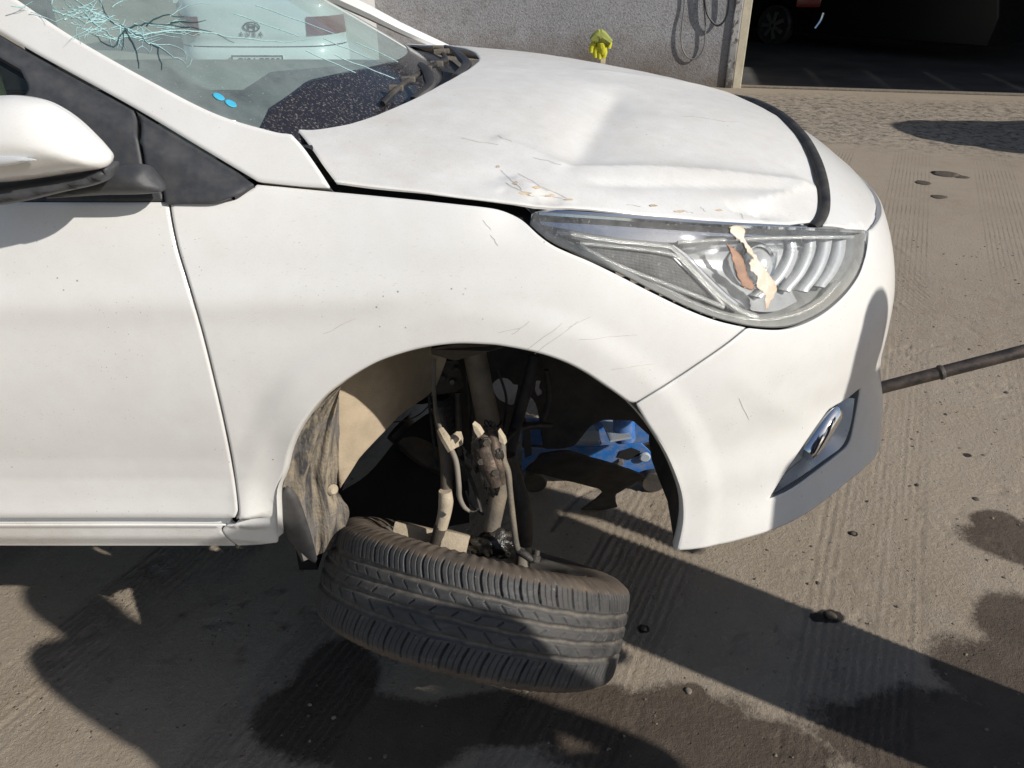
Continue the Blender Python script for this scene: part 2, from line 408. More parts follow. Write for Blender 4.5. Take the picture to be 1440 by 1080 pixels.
M['side_glass'] = m_glass_done(*m_glass('side_window_glass', (0.42, 0.50, 0.46), (0.5, 0.48, 0.44), 0.01, 0.06))
M['lamp_glass'] = m_glass_done(*m_glass('headlight_lens', (0.95, 0.96, 0.96), (0.66, 0.66, 0.64), 0.04, 0.18, 0.03, 1.0, 30.0, 0.45))
def m_frit():
    t = NT('black_glass_edge')
    s = t.ramp(t.noise(210, 4, 0.75), 0.55, 0.70)
    c = t.mix(t.math('MULTIPLY', s, 0.7), (0.022, 0.021, 0.026), (0.42, 0.38, 0.33))
    return t.done(t.pbsdf(c, t.ramp(s, 0, 1, 0.12, 0.8)))
M['frit'] = m_frit()
def m_crack():
    t = NT('glass_crack'); 
    return t.done(t.pbsdf((0.40, 0.62, 0.63), 0.25, 0.0, t.bump(t.noise(500, 2), 0.6, 0.003), Specular_IOR_Level=0.8))
M['crack'] = m_crack()
M['crack_dark'] = m_simple('glass_crack_dark', (0.03, 0.07, 0.08), 0.3)  # darker teal tone mixed in among the cracks
def m_tape():
    t = NT('peeling_tape')
    c = t.mix(t.ramp(t.noise(30, 5, 0.6), 0.35, 0.65), (0.66, 0.50, 0.36), (0.76, 0.68, 0.58))
    c = t.mix(t.ramp(t.noise(90, 4, 0.7), 0.66, 0.74), c, (0.18, 0.10, 0.05))
    return t.done(t.pbsdf(c, 0.45, 0, t.bump(t.noise(60, 3), 0.4, 0.004)))
M['tape'] = m_tape()
M['tape_residue'] = m_simple('tape_residue', (0.36, 0.19, 0.11), 0.55, 0, 0.35, 40)
def m_grid():
    t = NT('prism_reflector')
    a = t.n('TexWave', {'Vector': t.map((1, 1, 1), (0, R(0), 0)), 'Scale': 150, 'Distortion': 0}, bands_direction='X').outputs['Fac']
    b = t.n('TexWave', {'Vector': t.map((1, 1, 1)), 'Scale': 150, 'Distortion': 0}, bands_direction='Z').outputs['Fac']
    h = t.math('MULTIPLY', a, b)
    c = t.mix(t.ramp(h, 0.1, 0.5), (0.10, 0.10, 0.10), (0.52, 0.51, 0.48))
    return t.done(t.pbsdf(c, 0.35, 0.3, t.bump(h, 0.6, 0.003)))
M['prism'] = m_grid()
def m_ribs():
    t = NT('ribbed_grey_trim')
    a = t.n('TexWave', {'Vector': t.map((1, 1, 1), (0, R(35), 0)), 'Scale': 110, 'Distortion': 0.4}, bands_direction='X').outputs['Fac']
    c = t.mix(a, (0.10, 0.10, 0.10), (0.30, 0.295, 0.28))
    return t.done(t.pbsdf(c, 0.55, 0, t.bump(a, 0.5, 0.003)))
M['ribs'] = m_ribs()

def m_ground():
    t = NT('worn_concrete')
    wet = t.attr('wet'); rub = t.attr('rubble'); oil = t.attr('oil')
    n1 = t.noise(1.1, 6, 0.62); n2 = t.noise(9, 6, 0.65); n3 = t.noise(75, 5, 0.65); n4 = t.noise(420, 3, 0.6)
    c = t.mix(t.ramp(n1, 0.32, 0.68), (0.315, 0.255, 0.190), (0.405, 0.338, 0.262))
    c = t.mix(t.ramp(n2, 0.35, 0.7), c, (0.365, 0.310, 0.245))
    c = t.mix(t.math('MULTIPLY', t.ramp(n3, 0.50, 0.72), 0.45), c, (0.47, 0.40, 0.315))
    c = t.mix(t.math('MULTIPLY', t.ramp(n4, 0.58, 0.75), 0.5), c, (0.21, 0.175, 0.14))
    pit = t.math('MULTIPLY', t.ramp(t.voro(46), 0.16, 0.07), t.ramp(t.noise(6, 3), 0.46, 0.62))
    c = t.mix(t.math('MULTIPLY', pit, 0.6), c, (0.10, 0.083, 0.066))
    c = t.mix(t.math('MULTIPLY', rub, t.ramp(t.voro(24), 0.5, 0.15, 0.1, 0.75)), c, (0.30, 0.265, 0.22))
    c = t.mix(t.math('MULTIPLY', rub, t.math('MULTIPLY', t.ramp(t.noise(17, 5, 0.7), 0.55, 0.63), 0.75)), c, (0.07, 0.06, 0.05))
    we = t.ramp(t.math('ADD', wet, t.math('MULTIPLY', t.math('SUBTRACT', t.math('ADD', n3, n2), 1.0), 0.35)), 0.42, 0.58)
    c = t.mix(t.math('MULTIPLY', we, 0.86), c, t.mix(t.ramp(n2, 0.4, 0.7), (0.050, 0.034, 0.024), (0.085, 0.060, 0.043)))
    # raked bands carried on by colour where the sheet is too coarse for relief
    xyz = t.n('SeparateXYZ', {0: t.co}).outputs
    qq = t.math('SUBTRACT', t.math('MULTIPLY', xyz['X'], math.cos(R(25.6))), t.math('MULTIPLY', xyz['Y'], math.sin(R(25.6))))
    qb = t.math('MODULO', t.math('ADD', qq, 56.5-0.045), 0.565)
    bm_ = t.math('MULTIPLY', t.ramp(qb, 0.0, 0.02), t.ramp(qb, 0.30, 0.28))
    ln = t.math('ABSOLUTE', t.math('SUBTRACT', t.math('MODULO', t.math('ADD', t.math('ADD', qq, 50.0), t.math('MULTIPLY', n2, 0.012)), 0.0255), 0.01275))
    far_ = t.ramp(t.n('VectorMath', {0: t.co}, operation='LENGTH').outputs['Value'], 3.2, 5.0)
    gm = t.math('MULTIPLY', t.math('MULTIPLY', bm_, far_), t.math('MULTIPLY', t.ramp(ln, 0.006, 0.002), t.ramp(n1, 0.3, 0.5)))
    c = t.mix(t.math('MULTIPLY', t.math('MULTIPLY', gm, t.attr('raked')), t.ramp(t.noise(4.0, 5, 0.7), 0.35, 0.65, 0.05, 0.6)), c, (0.14, 0.115, 0.09))
    c = t.mix(t.math('MULTIPLY', rub, t.math('MULTIPLY', t.ramp(t.noise(11, 6, 0.75), 0.50, 0.58), 0.8)), c, (0.10, 0.085, 0.07))
    c = t.mix(t.math('MULTIPLY', rub, t.math('MULTIPLY', t.ramp(t.noise(13, 6, 0.75, t.map((1, 1, 1), (0, 0, 0), (3, 7, 1))), 0.54, 0.62), 0.8)), c, (0.50, 0.44, 0.36))
    oi = t.ramp(t.math('ADD', oil, t.math('MULTIPLY', t.math('SUBTRACT', t.math('ADD', n3, n2), 1.0), 0.35)), 0.42, 0.58)
    c = t.mix(t.math('MULTIPLY', oi, 0.94), c, (0.016, 0.013, 0.011))
    h = t.math('ADD', t.math('MULTIPLY', n3, 0.6), t.math('MULTIPLY', n4, 0.4))
    h = t.math('SUBTRACT', h, t.math('MULTIPLY', pit, 0.5))
    nm = t.bump(h, 0.9, 0.010)
    ro = t.ramp(t.math('MAXIMUM', we, oi), 0, 1, 0.92, 0.5)
    return t.done(t.pbsdf(c, ro, 0, nm, Specular_IOR_Level=0.3))
M['ground'] = m_ground()
def m_stucco():
    t = NT('sprayed_stucco')
    n1 = t.noise(1.3, 5, 0.6); sp = t.noise(48, 5, 0.75); lo = t.n('SeparateXYZ', {0: t.co}).outputs['Z']
    c = t.mix(t.ramp(n1, 0.3, 0.7), (0.27, 0.27, 0.285), (0.36, 0.36, 0.375))
    c = t.mix(t.math('MULTIPLY', t.ramp(sp, 0.46, 0.62), 0.55), c, (0.47, 0.47, 0.475))
    c = t.mix(t.math('MULTIPLY', t.ramp(t.noise(2.2, 6, 0.7), 0.52, 0.68), 0.45), c, (0.15, 0.13, 0.115))
    c = t.mix(t.math('MULTIPLY', t.ramp(sp, 0.48, 0.36), 0.5), c, (0.10, 0.098, 0.10))
    brown = t.math('MULTIPLY', t.ramp(t.math('ADD', lo, t.math('MULTIPLY', t.noise(2.6, 4), 0.8)), 1.0, 0.45), 0.75)
    c = t.mix(brown, c, (0.155, 0.118, 0.088))
    return t.done(t.pbsdf(c, 0.95, 0, t.bump(sp, 0.8, 0.02)))
M['stucco'] = m_stucco()
def m_pillar():
    t = NT('peeling_white_post')
    f = t.ramp(t.noise(26, 5, 0.75, t.map((1, 1, 0.5))), 0.52, 0.60)
    lo = t.ramp(t.n('SeparateXYZ', {0: t.co}).outputs['Z'], 0.55, 0.05)
    f = t.math('MAXIMUM', f, t.math('MULTIPLY', lo, t.ramp(t.noise(14, 5, 0.7), 0.36, 0.5)))
    c = t.mix(f, (0.42, 0.41, 0.40), (0.085, 0.072, 0.062))
    return t.done(t.pbsdf(c, 0.85, 0, t.bump(f, -0.4, 0.01)))
M['pillar'] = m_pillar()

# ------------------------------------------------------------------ body surfaces
ZR = np.array([0.42, 0.50, 0.55, 0.62, 0.68, 0.735, 0.82, 0.90, 1.00, 1.06, 1.12, 1.17, 1.23])
door_y = [1.10, 1.080, 1.072, 1.062, 1.055, 1.048, 1.040, 1.038, 1.047, 1.060, 1.080, 1.105, 1.145]
fend_y = [1.10, 1.080, 1.070, 1.058, 1.050, 1.044, 1.038, 1.038, 1.048, 1.062, 1.084, 1.115, 1.175]
def const(xs, ys): return [[(x, y + b) for y in ys] for x, b in xs]
COLS = const([(-3.4, .03), (-2.4, .012), (-1.5, .004), (-0.9, 0.0), (-0.55, 0.0)], door_y) + const([(-0.25, 0.0), (-0.05, 0.0)], fend_y)
front = {  # z : points from the wheel arch round the nose to the centre line
 0.42: [(.10,1.15),(.24,1.12),(.36,1.13),(.49,1.175),(.61,1.245),(.70,1.325),(.77,1.43),(.815,1.56),(.84,1.71),(.85,1.89)],
 0.50: [(.10,1.078),(.24,1.050),(.375,1.060),(.512,1.108),(.645,1.190),(.750,1.286),(.82,1.41),(.855,1.555),(.88,1.71),(.89,1.89)],
 0.55: [(.10,1.066),(.24,1.053),(.373,1.070),(.508,1.120),(.642,1.202),(.748,1.296),(.818,1.42),(.863,1.555),(.888,1.71),(.90,1.89)],
 0.62: [(.10,1.055),(.24,1.056),(.37,1.083),(.50,1.138),(.635,1.22),(.740,1.306),(.815,1.418),(.86,1.553),(.885,1.71),(.90,1.89)],
 0.68: [(.10,1.048),(.24,1.055),(.36,1.083),(.49,1.138),(.62,1.22),(.722,1.306),(.795,1.415),(.84,1.55),(.865,1.71),(.88,1.89)],
 0.735:[(.10,1.043),(.24,1.056),(.36,1.090),(.48,1.145),(.605,1.230),(.698,1.318),(.765,1.42),(.81,1.55),(.835,1.71),(.84,1.89)],
 0.82: [(.10,1.039),(.24,1.055),(.36,1.088),(.48,1.143),(.602,1.226),(.694,1.313),(.76,1.415),(.805,1.545),(.83,1.705),(.84,1.89)],
 0.90: [(.10,1.040),(.24,1.057),(.36,1.090),(.48,1.146),(.600,1.230),(.692,1.318),(.757,1.42),(.80,1.55),(.825,1.71),(.835,1.89)],
 1.00: [(.10,1.054),(.24,1.078),(.36,1.117),(.48,1.178),(.600,1.262),(.690,1.35),(.752,1.45),(.795,1.58),(.818,1.73),(.825,1.89)],
 1.06: [(.10,1.072),(.24,1.104),(.36,1.150),(.48,1.216),(.597,1.296),(.687,1.38),(.746,1.475),(.788,1.60),(.811,1.74),(.818,1.89)],
 1.12: [(.10,1.100),(.24,1.138),(.36,1.190),(.48,1.258),(.590,1.336),(.677,1.415),(.733,1.51),(.773,1.63),(.795,1.76),(.80,1.89)],
 1.17: [(.10,1.135),(.24,1.178),(.35,1.235),(.465,1.306),(.573,1.385),(.655,1.465),(.708,1.56),(.745,1.67),(.765,1.78),(.77,1.89)],
 1.23: [(.10,1.20),(.23,1.245),(.335,1.305),(.445,1.38),(.547,1.46),(.62,1.54),(.67,1.63),(.705,1.72),(.72,1.80),(.725,1.89)],
}
_dx = {.62: -.012, .68: -.012, .735: .008, .82: .007, .90: .004, 1.0: -.014, 1.06: -.034, 1.12: -.05, 1.17: -.06, 1.23: -.06}
_wc = [0, 0, 0, .2, .6, 1, 1, 1, 1, 1]
for k in range(10): COLS.append([(front[z][k][0]+_dx.get(z, 0)*_wc[k], front[z][k][1]) for z in ZR])
CTRL = np.array(COLS)                                     # [column, row, xy]
kn = np.concatenate([[0], np.cumsum(np.linalg.norm(np.diff(CTRL[:, 7], axis=0), axis=1))])
S_OFF = kn[6] + 0.05                                       # s is about x near the arch
kn = kn - S_OFF
def spline_coef(x, y):                                    # natural cubic spline, y [n, m]
    n = len(x); h = np.diff(x); A = np.zeros((n, n)); b = np.zeros((n, y.shape[1])); A[0, 0] = A[-1, -1] = 1
    for i in range(1, n-1):
        A[i, i-1], A[i, i], A[i, i+1] = h[i-1], 2*(h[i-1]+h[i]), h[i]
        b[i] = 6*((y[i+1]-y[i])/h[i]-(y[i]-y[i-1])/h[i-1])
    return np.linalg.solve(A, b)
_Y = CTRL.reshape(len(kn), -1); _M2 = spline_coef(kn, _Y)
def rows_at(s):
    s = np.clip(s, kn[0], kn[-1]); i = np.clip(np.searchsorted(kn, s)-1, 0, len(kn)-2)
    h = (kn[i+1]-kn[i])[:, None]; a = (kn[i+1]-s)[:, None]/h; b = 1-a
    v = a*_Y[i]+b*_Y[i+1]+((a**3-a)*_M2[i]+(b**3-b)*_M2[i+1])*h*h/6
    return v.reshape(len(s), len(ZR), 2)
def shell_base(U):
    s, z = U[:, 0], np.clip(U[:, 1], ZR[0]+1e-4, ZR[-1]-1e-4)
    r = rows_at(s); d = np.diff(r, axis=1)/np.diff(ZR)[None, :, None]; hz = np.diff(ZR)
    m = np.zeros_like(r); m[:, 0] = d[:, 0]; m[:, -1] = d[:, -1]
    w = (hz[1:]/(hz[1:]+hz[:-1]))[None, :, None]; m[:, 1:-1] = w*d[:, :-1]+(1-w)*d[:, 1:]
    i = np.clip(np.searchsorted(ZR, z)-1, 0, len(ZR)-2); k = np.arange(len(s)); h = hz[i][:, None]
    t = ((z-ZR[i])[:, None])/h
    p = (2*t**3-3*t**2+1)*r[k, i]+(t**3-2*t**2+t)*h*m[k, i]+(-2*t**3+3*t**2)*r[k, i+1]+(t**3-t**2)*h*m[k, i+1]
    return np.stack([p[:, 0], p[:, 1], U[:, 1]], -1)
ARCH_PX = np.array([(398,790),(393,756),(391,720),(391,690),(401,664),(409,632),(425,599),(452,564),(481,540),(526,513),(567,498),(606,489),(644,485),(680,486),(704,488),(751,497),(789,509),(820,524),(852,545),(883,567),(908,595),(931,630),(946,661),(957,693),(960,721),(958,745),(951,776),(949,792)], float)
ARCH_XZ = np.array([PY(px, py, 1.05)[[0, 2]] for px, py in catmull(ARCH_PX, 3)])
def shell(U):
    P = shell_base(U); x, z = P[:, 0], P[:, 2]
    Q = np.stack([x, z], -1); out = np.zeros(len(P))
    near = (x > -0.75) & (x < 0.6) & (z < 1.15)
    if near.any():
        dd = dist_poly(Q[near], ARCH_XZ, False)
        out[near] += 0.0045*(1-sstep(0.044, 0.084, dd))
    dm = 1-sstep(-0.47, -0.415, x)                                    # door foot and sill
    prof = np.interp(z, [0.44, 0.535, 0.556, 0.588, 0.594, 0.600, 0.606, 0.619, 0.625, 0.635, 0.66, 0.71, 0.75], [-.025, -.008, 0.0, 0.0, 0.004, 0.002, -.010, -.006, 0.017, 0.0195, 0.013, 0.003, 0.0])
    out += dm*prof
    out += -0.007*np.exp(-((x+0.395)/0.045)**2)*sstep(0.95, 0.75, z)*sstep(0.5, 0.6, z)*(x < 0)   # hollow between door and arch
    out += 0.006*np.exp(-((z-1.045-0.02*np.clip(x, -1, 0))/0.030)**2)*(1-sstep(-0.2, 0.15, x))        # shoulder line
    out -= 0.012*np.exp(-(((x-0.015)/0.045)**2+((z-1.155)/0.03)**2))                                 # dent beside the lamp tip
    cz = 0.880-0.80*(x-0.36); out += 0.0018*np.exp(-((z-cz)/0.030)**2)*sstep(0.33, 0.42, x)*(1-sstep(0.52, 0.66, x))
    a = shell_base(U+np.array([0.004, 0]))-shell_base(U-np.array([0.004, 0])); n = np.stack([a[:, 1], -a[:, 0]], -1); n /= np.linalg.norm(n, axis=1)[:, None]+1e-12
    P[:, 0] += n[:, 0]*out; P[:, 1] += n[:, 1]*out
    return P
# lookup grid for turning sight lines into surface coordinates
_gs = np.linspace(-1.6, 0.90, 420); _gz = np.linspace(0.43, 1.225, 260)
_G = np.stack(np.meshgrid(_gs, _gz, indexing='ij'), -1).reshape(-1, 2); _GP = shell(_G)
_nx = np.cross(shell_base(_G+[0.002, 0])-shell_base(_G-[0.002, 0]), shell_base(_G+[0, 0.002])-shell_base(_G-[0, 0.002]))
_ok = np.einsum('ij,ij->i', _nx, CAM-_GP) > 0
_G, _GP = _G[_ok], _GP[_ok]; _GX = project(_GP)
def PS(pts):                                               # pixels -> (s, z)
    out = []
    for q in np.atleast_2d(np.asarray(pts, float)):
        i = np.argmin(((_GX-q)**2).sum(1)); u = _G[i].copy()
        for _ in range(6):
            E = np.array([[0, 0], [1e-3, 0], [0, 1e-3]])+u
            p = project(shell(E)); J = np.stack([(p[1]-p[0])/1e-3, (p[2]-p[0])/1e-3], -1)
            if abs(np.linalg.det(J)) < 1e3: break
            st = np.linalg.solve(J, q-p[0]); u = u+np.clip(st, -0.02, 0.02)
            if np.abs(st).max() < 1e-6: break
        out.append(u)
    return np.array(out)
def shell_off(d):
    def f(U):
        P = shell(U); a = shell_base(U+np.array([0.004, 0]))-shell_base(U-np.array([0.004, 0])); n = np.stack([a[:, 1], -a[:, 0]], -1); n /= np.linalg.norm(n, axis=1)[:, None]+1e-12
        P[:, 0] += n[:, 0]*d; P[:, 1] += n[:, 1]*d; return P
    return f

# hood: a height field z = T(x, y) over the near edge curve E and the centre line
YC = 1.89
EX = np.array([-0.60, -0.40, -0.26, 0.02, 0.20, 0.38, 0.52, 0.635, 0.715, 0.765, 0.795])
EY = np.array([1.18, 1.145, 1.128, 1.128, 1.165, 1.222, 1.290, 1.365, 1.480, 1.62, 1.885])
EZ = np.array([1.235, 1.213, 1.193, 1.158, 1.130, 1.099, 1.072, 1.048, 1.036, 1.034, 1.034])
CXx = np.array([-0.60, -0.40, -0.10, 0.10, 0.30, 0.50, 0.65, 0.74, 0.795])
CZz = np.array([1.285, 1.278, 1.266, 1.249, 1.220, 1.180, 1.130, 1.080, 1.034])
def pchip(x, y):
    h = np.diff(x); d = np.diff(y)/h; m = np.zeros(len(x)); m[0] = d[0]; m[-1] = d[-1]
    for i in range(1, len(x)-1): m[i] = 0 if d[i-1]*d[i] <= 0 else (h[i]+h[i-1])*3/((2*h[i]+h[i-1])/d[i-1]+(h[i]+2*h[i-1])/d[i])
    def f(q):
        q = np.clip(q, x[0], x[-1]); i = np.clip(np.searchsorted(x, q)-1, 0, len(x)-2); t = (q-x[i])/h[i]
        return (2*t**3-3*t**2+1)*y[i]+(t**3-2*t**2+t)*h[i]*m[i]+(-2*t**3+3*t**2)*y[i+1]+(t**3-t**2)*h[i]*m[i+1]
    return f
fEY, fEZ, fCZ = pchip(EX, EY), pchip(EX, EZ), pchip(CXx, CZz)
def hood0(U):
    x, y = U[:, 0], U[:, 1]; yy = YC-np.abs(y-YC); ye = fEY(x); ze = fEZ(x); zc = fCZ(x)
    w = (yy-ye)/np.maximum(YC-ye, 0.02); wc = np.clip(w, 0, 1)
    z = ze+(zc-ze)*(1-(1-wc)**2.3)
    z = z+np.where(w < 0, 1.1*(yy-ye), 0.0)
    return np.stack([x, y, z], -1)
def PT(pts, surf=None):                                    # pixels -> (x, y) on the hood
    surf = surf or hood0; out = []
    for q in np.atleast_2d(np.asarray(pts, float)):
        d = ray(q[0], q[1]); D = np.linspace(0.9, 2.9, 900); P = CAM+D[:, None]*d
        f = P[:, 2]-surf(P[:, :2])[:, 2]; k = np.where((f[:-1] > 0) & (f[1:] <= 0))[0]
        if len(k) == 0: j = np.argmin(np.abs(f)); out.append(P[j, :2]); continue
        j = k[0]; t = f[j]/(f[j]-f[j+1]); out.append((P[j]*(1-t)+P[j+1]*t)[:2])
    return np.array(out)
# dents: creases and hollows struck into the hood
def seg_dist(U, a, b):
    ab = b-a; L = np.linalg.norm(ab); t = ((U-a)@ab)/L**2; perp = ((U-a)[:, 0]*ab[1]-(U-a)[:, 1]*ab[0])/L
    return t, perp
_dp = {k: PT([v])[0] for k, v in dict(a=(868,128), b=(795,228), c=(1146,264), d=(700,192), e=(1052,298), f=(1040,272), g=(735,268), h=(775,280), i=(690,250), j=(960,140), k=(860,180), l=(900,200), m=(1140,262), n=(830,100), o=(1040,130), q=(620,170)).items()}
def hood(U):
    P = hood0(U); z = P[:, 2]*0
    def bowl(c, rx, ry, depth, ang=0.0):
        d = U-c; ca, sa = math.cos(ang), math.sin(ang); p = (d[:, 0]*ca+d[:, 1]*sa)/rx; q = (-d[:, 0]*sa+d[:, 1]*ca)/ry
        return depth*np.exp(-(p*p+q*q))
    def crease(a, b, wl, wr, hgt, f0=0.12, sm=0.005):
        t, p = seg_dist(U, a, b); fade = sstep(-f0, f0, t)*sstep(1+f0, 1-f0, t)
        a = np.sqrt(p*p+sm**2)-sm; return hgt*fade*np.where(p > 0, np.exp(-a/wl), np.exp(-a/wr))
    D = _dp
    z = z-crease(D['b']+[0.01, 0.0], D['a'], 0.075, 0.055, 0.020, 0.18, 0.012)      # long valley knocked into the panel
    z = z-bowl(D['l']+[0.10, 0.02], 0.22, 0.12, 0.008)
    z = z+crease(D['d'], D['b'], 0.016, 0.012, 0.0035, 0.1, 0.004)
    z = z+crease(D['b'], D['c'], 0.085, 0.020, 0.0095, 0.10, 0.004)                 # fold running to the front edge
    z = z-crease(D['b']+[0.04, -0.050], D['c']+[-0.05, -0.046], 0.020, 0.016, 0.0060, 0.12, 0.006)
    z = z-bowl(D['e']+[0.018, 0.012], 0.045, 0.014, 0.010, 0.25)
    z = z+crease(D['e']+[-0.01, 0.004], D['m'], 0.010, 0.028, 0.006, 0.08, 0.003)
    z = z-crease(D['e']+[-0.03, 0.0], D['e']+[0.03, 0.012], 0.008, 0.012, 0.005, 0.1, 0.003)
    z = z+bowl(D['g'], 0.035, 0.020, 0.0045)-bowl(D['h'], 0.026, 0.014, 0.005, 0.4)-bowl(D['i'], 0.06, 0.030, 0.004)
    z = z+crease(D['g']+[-.03, .03], D['h']+[.03, .004], 0.006, 0.010, 0.0032, .1, .002)-crease(D['g']+[-.035, -.004], D['h']+[-.02, -.010], 0.006, 0.008, 0.0035, .1, .002)+crease(D['g']+[-.01, .035], D['g']+[.02, -.01], 0.006, 0.006, 0.003, .1, .002)
    z = z+crease(D['n'], D['o'], 0.05, 0.03, 0.005)
    z = z+0.0012*(fbm(U[:, 0]*14, U[:, 1]*14, 3, 5)-0.5)*2
    P[:, 2] += z*sstep(-0.02, 0.05, P[:, 1]-fEY(P[:, 0])+0.03)
    return P

# ------------------------------------------------------------------ the damaged car
car = thing('damaged_car', (-0.9, YC, 0.0), 'white sedan with dented hood and broken-off front wheel, raised on a blue jack', 'car')

GAPLINE = [(237,282),(241,310),(250,352),(266,405),(286,475),(305,552),(317,605),(326,651),(332,693),(334.5,720),(334,731)]
ZIG = [(334,731),(330,735.5),(322,738.7),(314,742),(311,746),(315,753),(323.7,761.7),(334,769.5)]
HOODGAP = [(467,267),(520,272),(580,278),(640,284.5),(680,289),(703,293),(722,300),(736,308),(745,316)]
LAMP_LOW = [(745,316),(760,330),(778,343),(800,353.5),(830,366),(870,385.5),(920,411),(970,435),(1010,450),(1052,460)]
LAMP_LOW2 = [(1052,460),(1085,463),(1112,461),(1140,451),(1165,436),(1190,413),(1209,386),(1218,360),(1222,322)]
LAMP_TOP = [(1222,322),(1150,319),(1060,315.5),(1000,312.5),(930,308),(860,303),(800,299),(752,296)]
CROSS = [(1052,460),(1021,485),(980,513.5),(940,540),(893,569)]
ARC_B = [(893,569),(908,595),(931,630),(946,661),(957,693),(960,721),(958,745),(951,776)]
ARC_F = [(893,569),(883,567)]
ARC_FULL = [tuple(p) for p in ARCH_PX[1:19]] + [(883,562.5)]

def px_loop(*segs): return PS(loop(*segs)) 
fender_ol = px_loop([(361,257),(400,260.5),(467,267)], HOODGAP, LAMP_LOW, CROSS,
    [(893,569),(883,567)] , [tuple(p) for p in ARCH_PX[1:20]][::-1], [(393,756),(391.5,765)], [(391.5,765),(365,768),(334,769.5)], ZIG[::-1], GAPLINE[::-1], [(237,282),(291,281.5),(313,279.5),(335,271.5),(353,263),(361,257)])
fender = panel('fender', fender_ol, shell, M['paint'], car, 0.0125, 0.0016)

gap_s = PS(catmull(GAPLINE, 4)); zb = PS([(200, 736.5)])[0, 1]; zs0 = PS([(200, 739.5)])[0, 1]; zs1 = PS([(200, 769.3)])[0, 1]
belt_z = PS([(100, 282)])[0, 1]
door_ol = np.vstack([gap_s, PS([(322,736.5),(318,737)]), [(-0.62, zb), (-1.10, zb), (-1.56, zb)], [(-1.55, 0.8), (-1.50, 1.0), (-1.48, belt_z)], [(-1.0, belt_z), (-0.75, belt_z)]])
door = panel('front_door', door_ol, shell, M['paint_side'], car, 0.016, 0.0016)
rear_ol = np.array([(-1.56, zb), (-2.2, zb), (-2.3, 0.62), (-2.42, 0.75), (-2.5, 0.9), (-2.5, belt_z), (-1.48, belt_z), (-1.50, 1.0), (-1.55, 0.8)])
panel('rear_door', rear_ol, shell, M['paint_side'], car, 0.03, 0.002)
sill_ol = np.vstack([[(-2.25, zs0), (-1.2, zs0)], PS([(200,739.5),(319,740)]), PS(catmull(ZIG[3:], 3)), [(-0.9, zs1), (-1.5, zs1), (-2.25, zs1)]])
panel('sill', sill_ol, shell, M['paint_sill'], car, 0.016, 0.0012)
quarter_ol = np.array([(-2.2, zb), (-2.25, 0.5), (-2.26, 0.62), (-2.34, 0.78), (-2.5, 0.92), (-2.75, 0.98), (-3.0, 0.92), (-3.15, 0.78), (-3.2, 0.6), (-3.38, 0.6), (-3.38, 1.17), (-2.5, 1.17), (-2.5, 0.9), (-2.42, 0.75), (-2.3, 0.62)])
panel('quarter_panel', quarter_ol, shell, M['paint_side'], car, 0.04, 0.002)

# bumper: the lower nose, cut round the fog lamp
FOG = [[(1084,701),(1105,668),(1135,622),(1163,582),(1172,574),(1190,564),(1210,548)], [(1210,548),(1208,562),(1203,590),(1198,614),(1192,627),(1180,638),(1150,661),(1115,686),(1084,701)]]
fog_ol = px_loop(*FOG)
lamp2 = PS(catmull(LAMP_LOW2[:-1], 4)); lend = PS([LAMP_LOW2[-1]])[0]; ZTOP = 1.040
bot = PS(catmull([(951,776),(985,773),(1040,761),(1100,742),(1150,714),(1195,677)], 3))
s_end = kn[-1]
bump_ol = np.vstack([bot, PS([(1222,654)]), [(0.865, 0.545), (0.92, 0.572), (1.1, 0.585), (s_end, 0.585)], [(s_end, 0.7), (s_end, 0.9), (s_end, ZTOP)], [(1.1, ZTOP), (0.95, ZTOP), (lend[0]+0.02, ZTOP), (lend[0]+0.004, lend[1])],
                     lamp2[::-1], PS(catmull(CROSS, 3))[1:], PS(catmull(ARC_B, 3))[1:-1]])
bumper = panel('bumper', bump_ol, shell, M['paint'], car, 0.0125, 0.0016, holes=[fog_ol])
mir = lambda V: np.stack([V[:, 0], 2*YC-V[:, 1], V[:, 2]], -1)

# far side of the body, mirrored
sg = np.linspace(-3.3, s_end, 110); zg = np.linspace(0.50, 1.165, 26)
G = np.stack(np.meshgrid(sg, zg, indexing='ij'), -1).reshape(-1, 2); P = mir(shell_base(G)); F = []
for i in range(len(sg)-1):
    for j in range(len(zg)-1):
        c = G[i*26+j]; cx = P[i*26+j]
        if (cx[0]+0.05)**2+(cx[2]-0.56)**2 < 0.37**2 or zg[j]+0.03 > fEZ(np.array([cx[0]]))[0]: continue
        F.append((i*26+j, i*26+j+1, (i+1)*26+j+1, (i+1)*26+j))
mesh_obj('left_side_panel', P, F, M['paint'], car)

# black backing sheet added behind the joints to keep them in shade
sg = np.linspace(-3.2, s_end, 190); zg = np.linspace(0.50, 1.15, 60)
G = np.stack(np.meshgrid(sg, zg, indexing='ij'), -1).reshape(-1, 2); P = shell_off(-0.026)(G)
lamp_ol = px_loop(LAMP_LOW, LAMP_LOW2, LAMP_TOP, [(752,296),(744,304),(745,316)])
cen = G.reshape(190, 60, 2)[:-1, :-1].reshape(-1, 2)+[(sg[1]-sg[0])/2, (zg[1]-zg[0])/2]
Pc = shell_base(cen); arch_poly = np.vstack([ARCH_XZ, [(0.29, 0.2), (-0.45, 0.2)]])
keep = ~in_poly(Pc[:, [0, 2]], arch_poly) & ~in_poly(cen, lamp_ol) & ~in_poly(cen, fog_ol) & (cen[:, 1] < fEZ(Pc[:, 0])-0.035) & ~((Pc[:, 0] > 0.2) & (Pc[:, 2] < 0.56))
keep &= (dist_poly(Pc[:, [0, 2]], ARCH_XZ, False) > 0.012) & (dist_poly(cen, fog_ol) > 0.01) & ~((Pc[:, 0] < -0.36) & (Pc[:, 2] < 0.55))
ii, jj = np.divmod(np.where(keep)[0], 59)
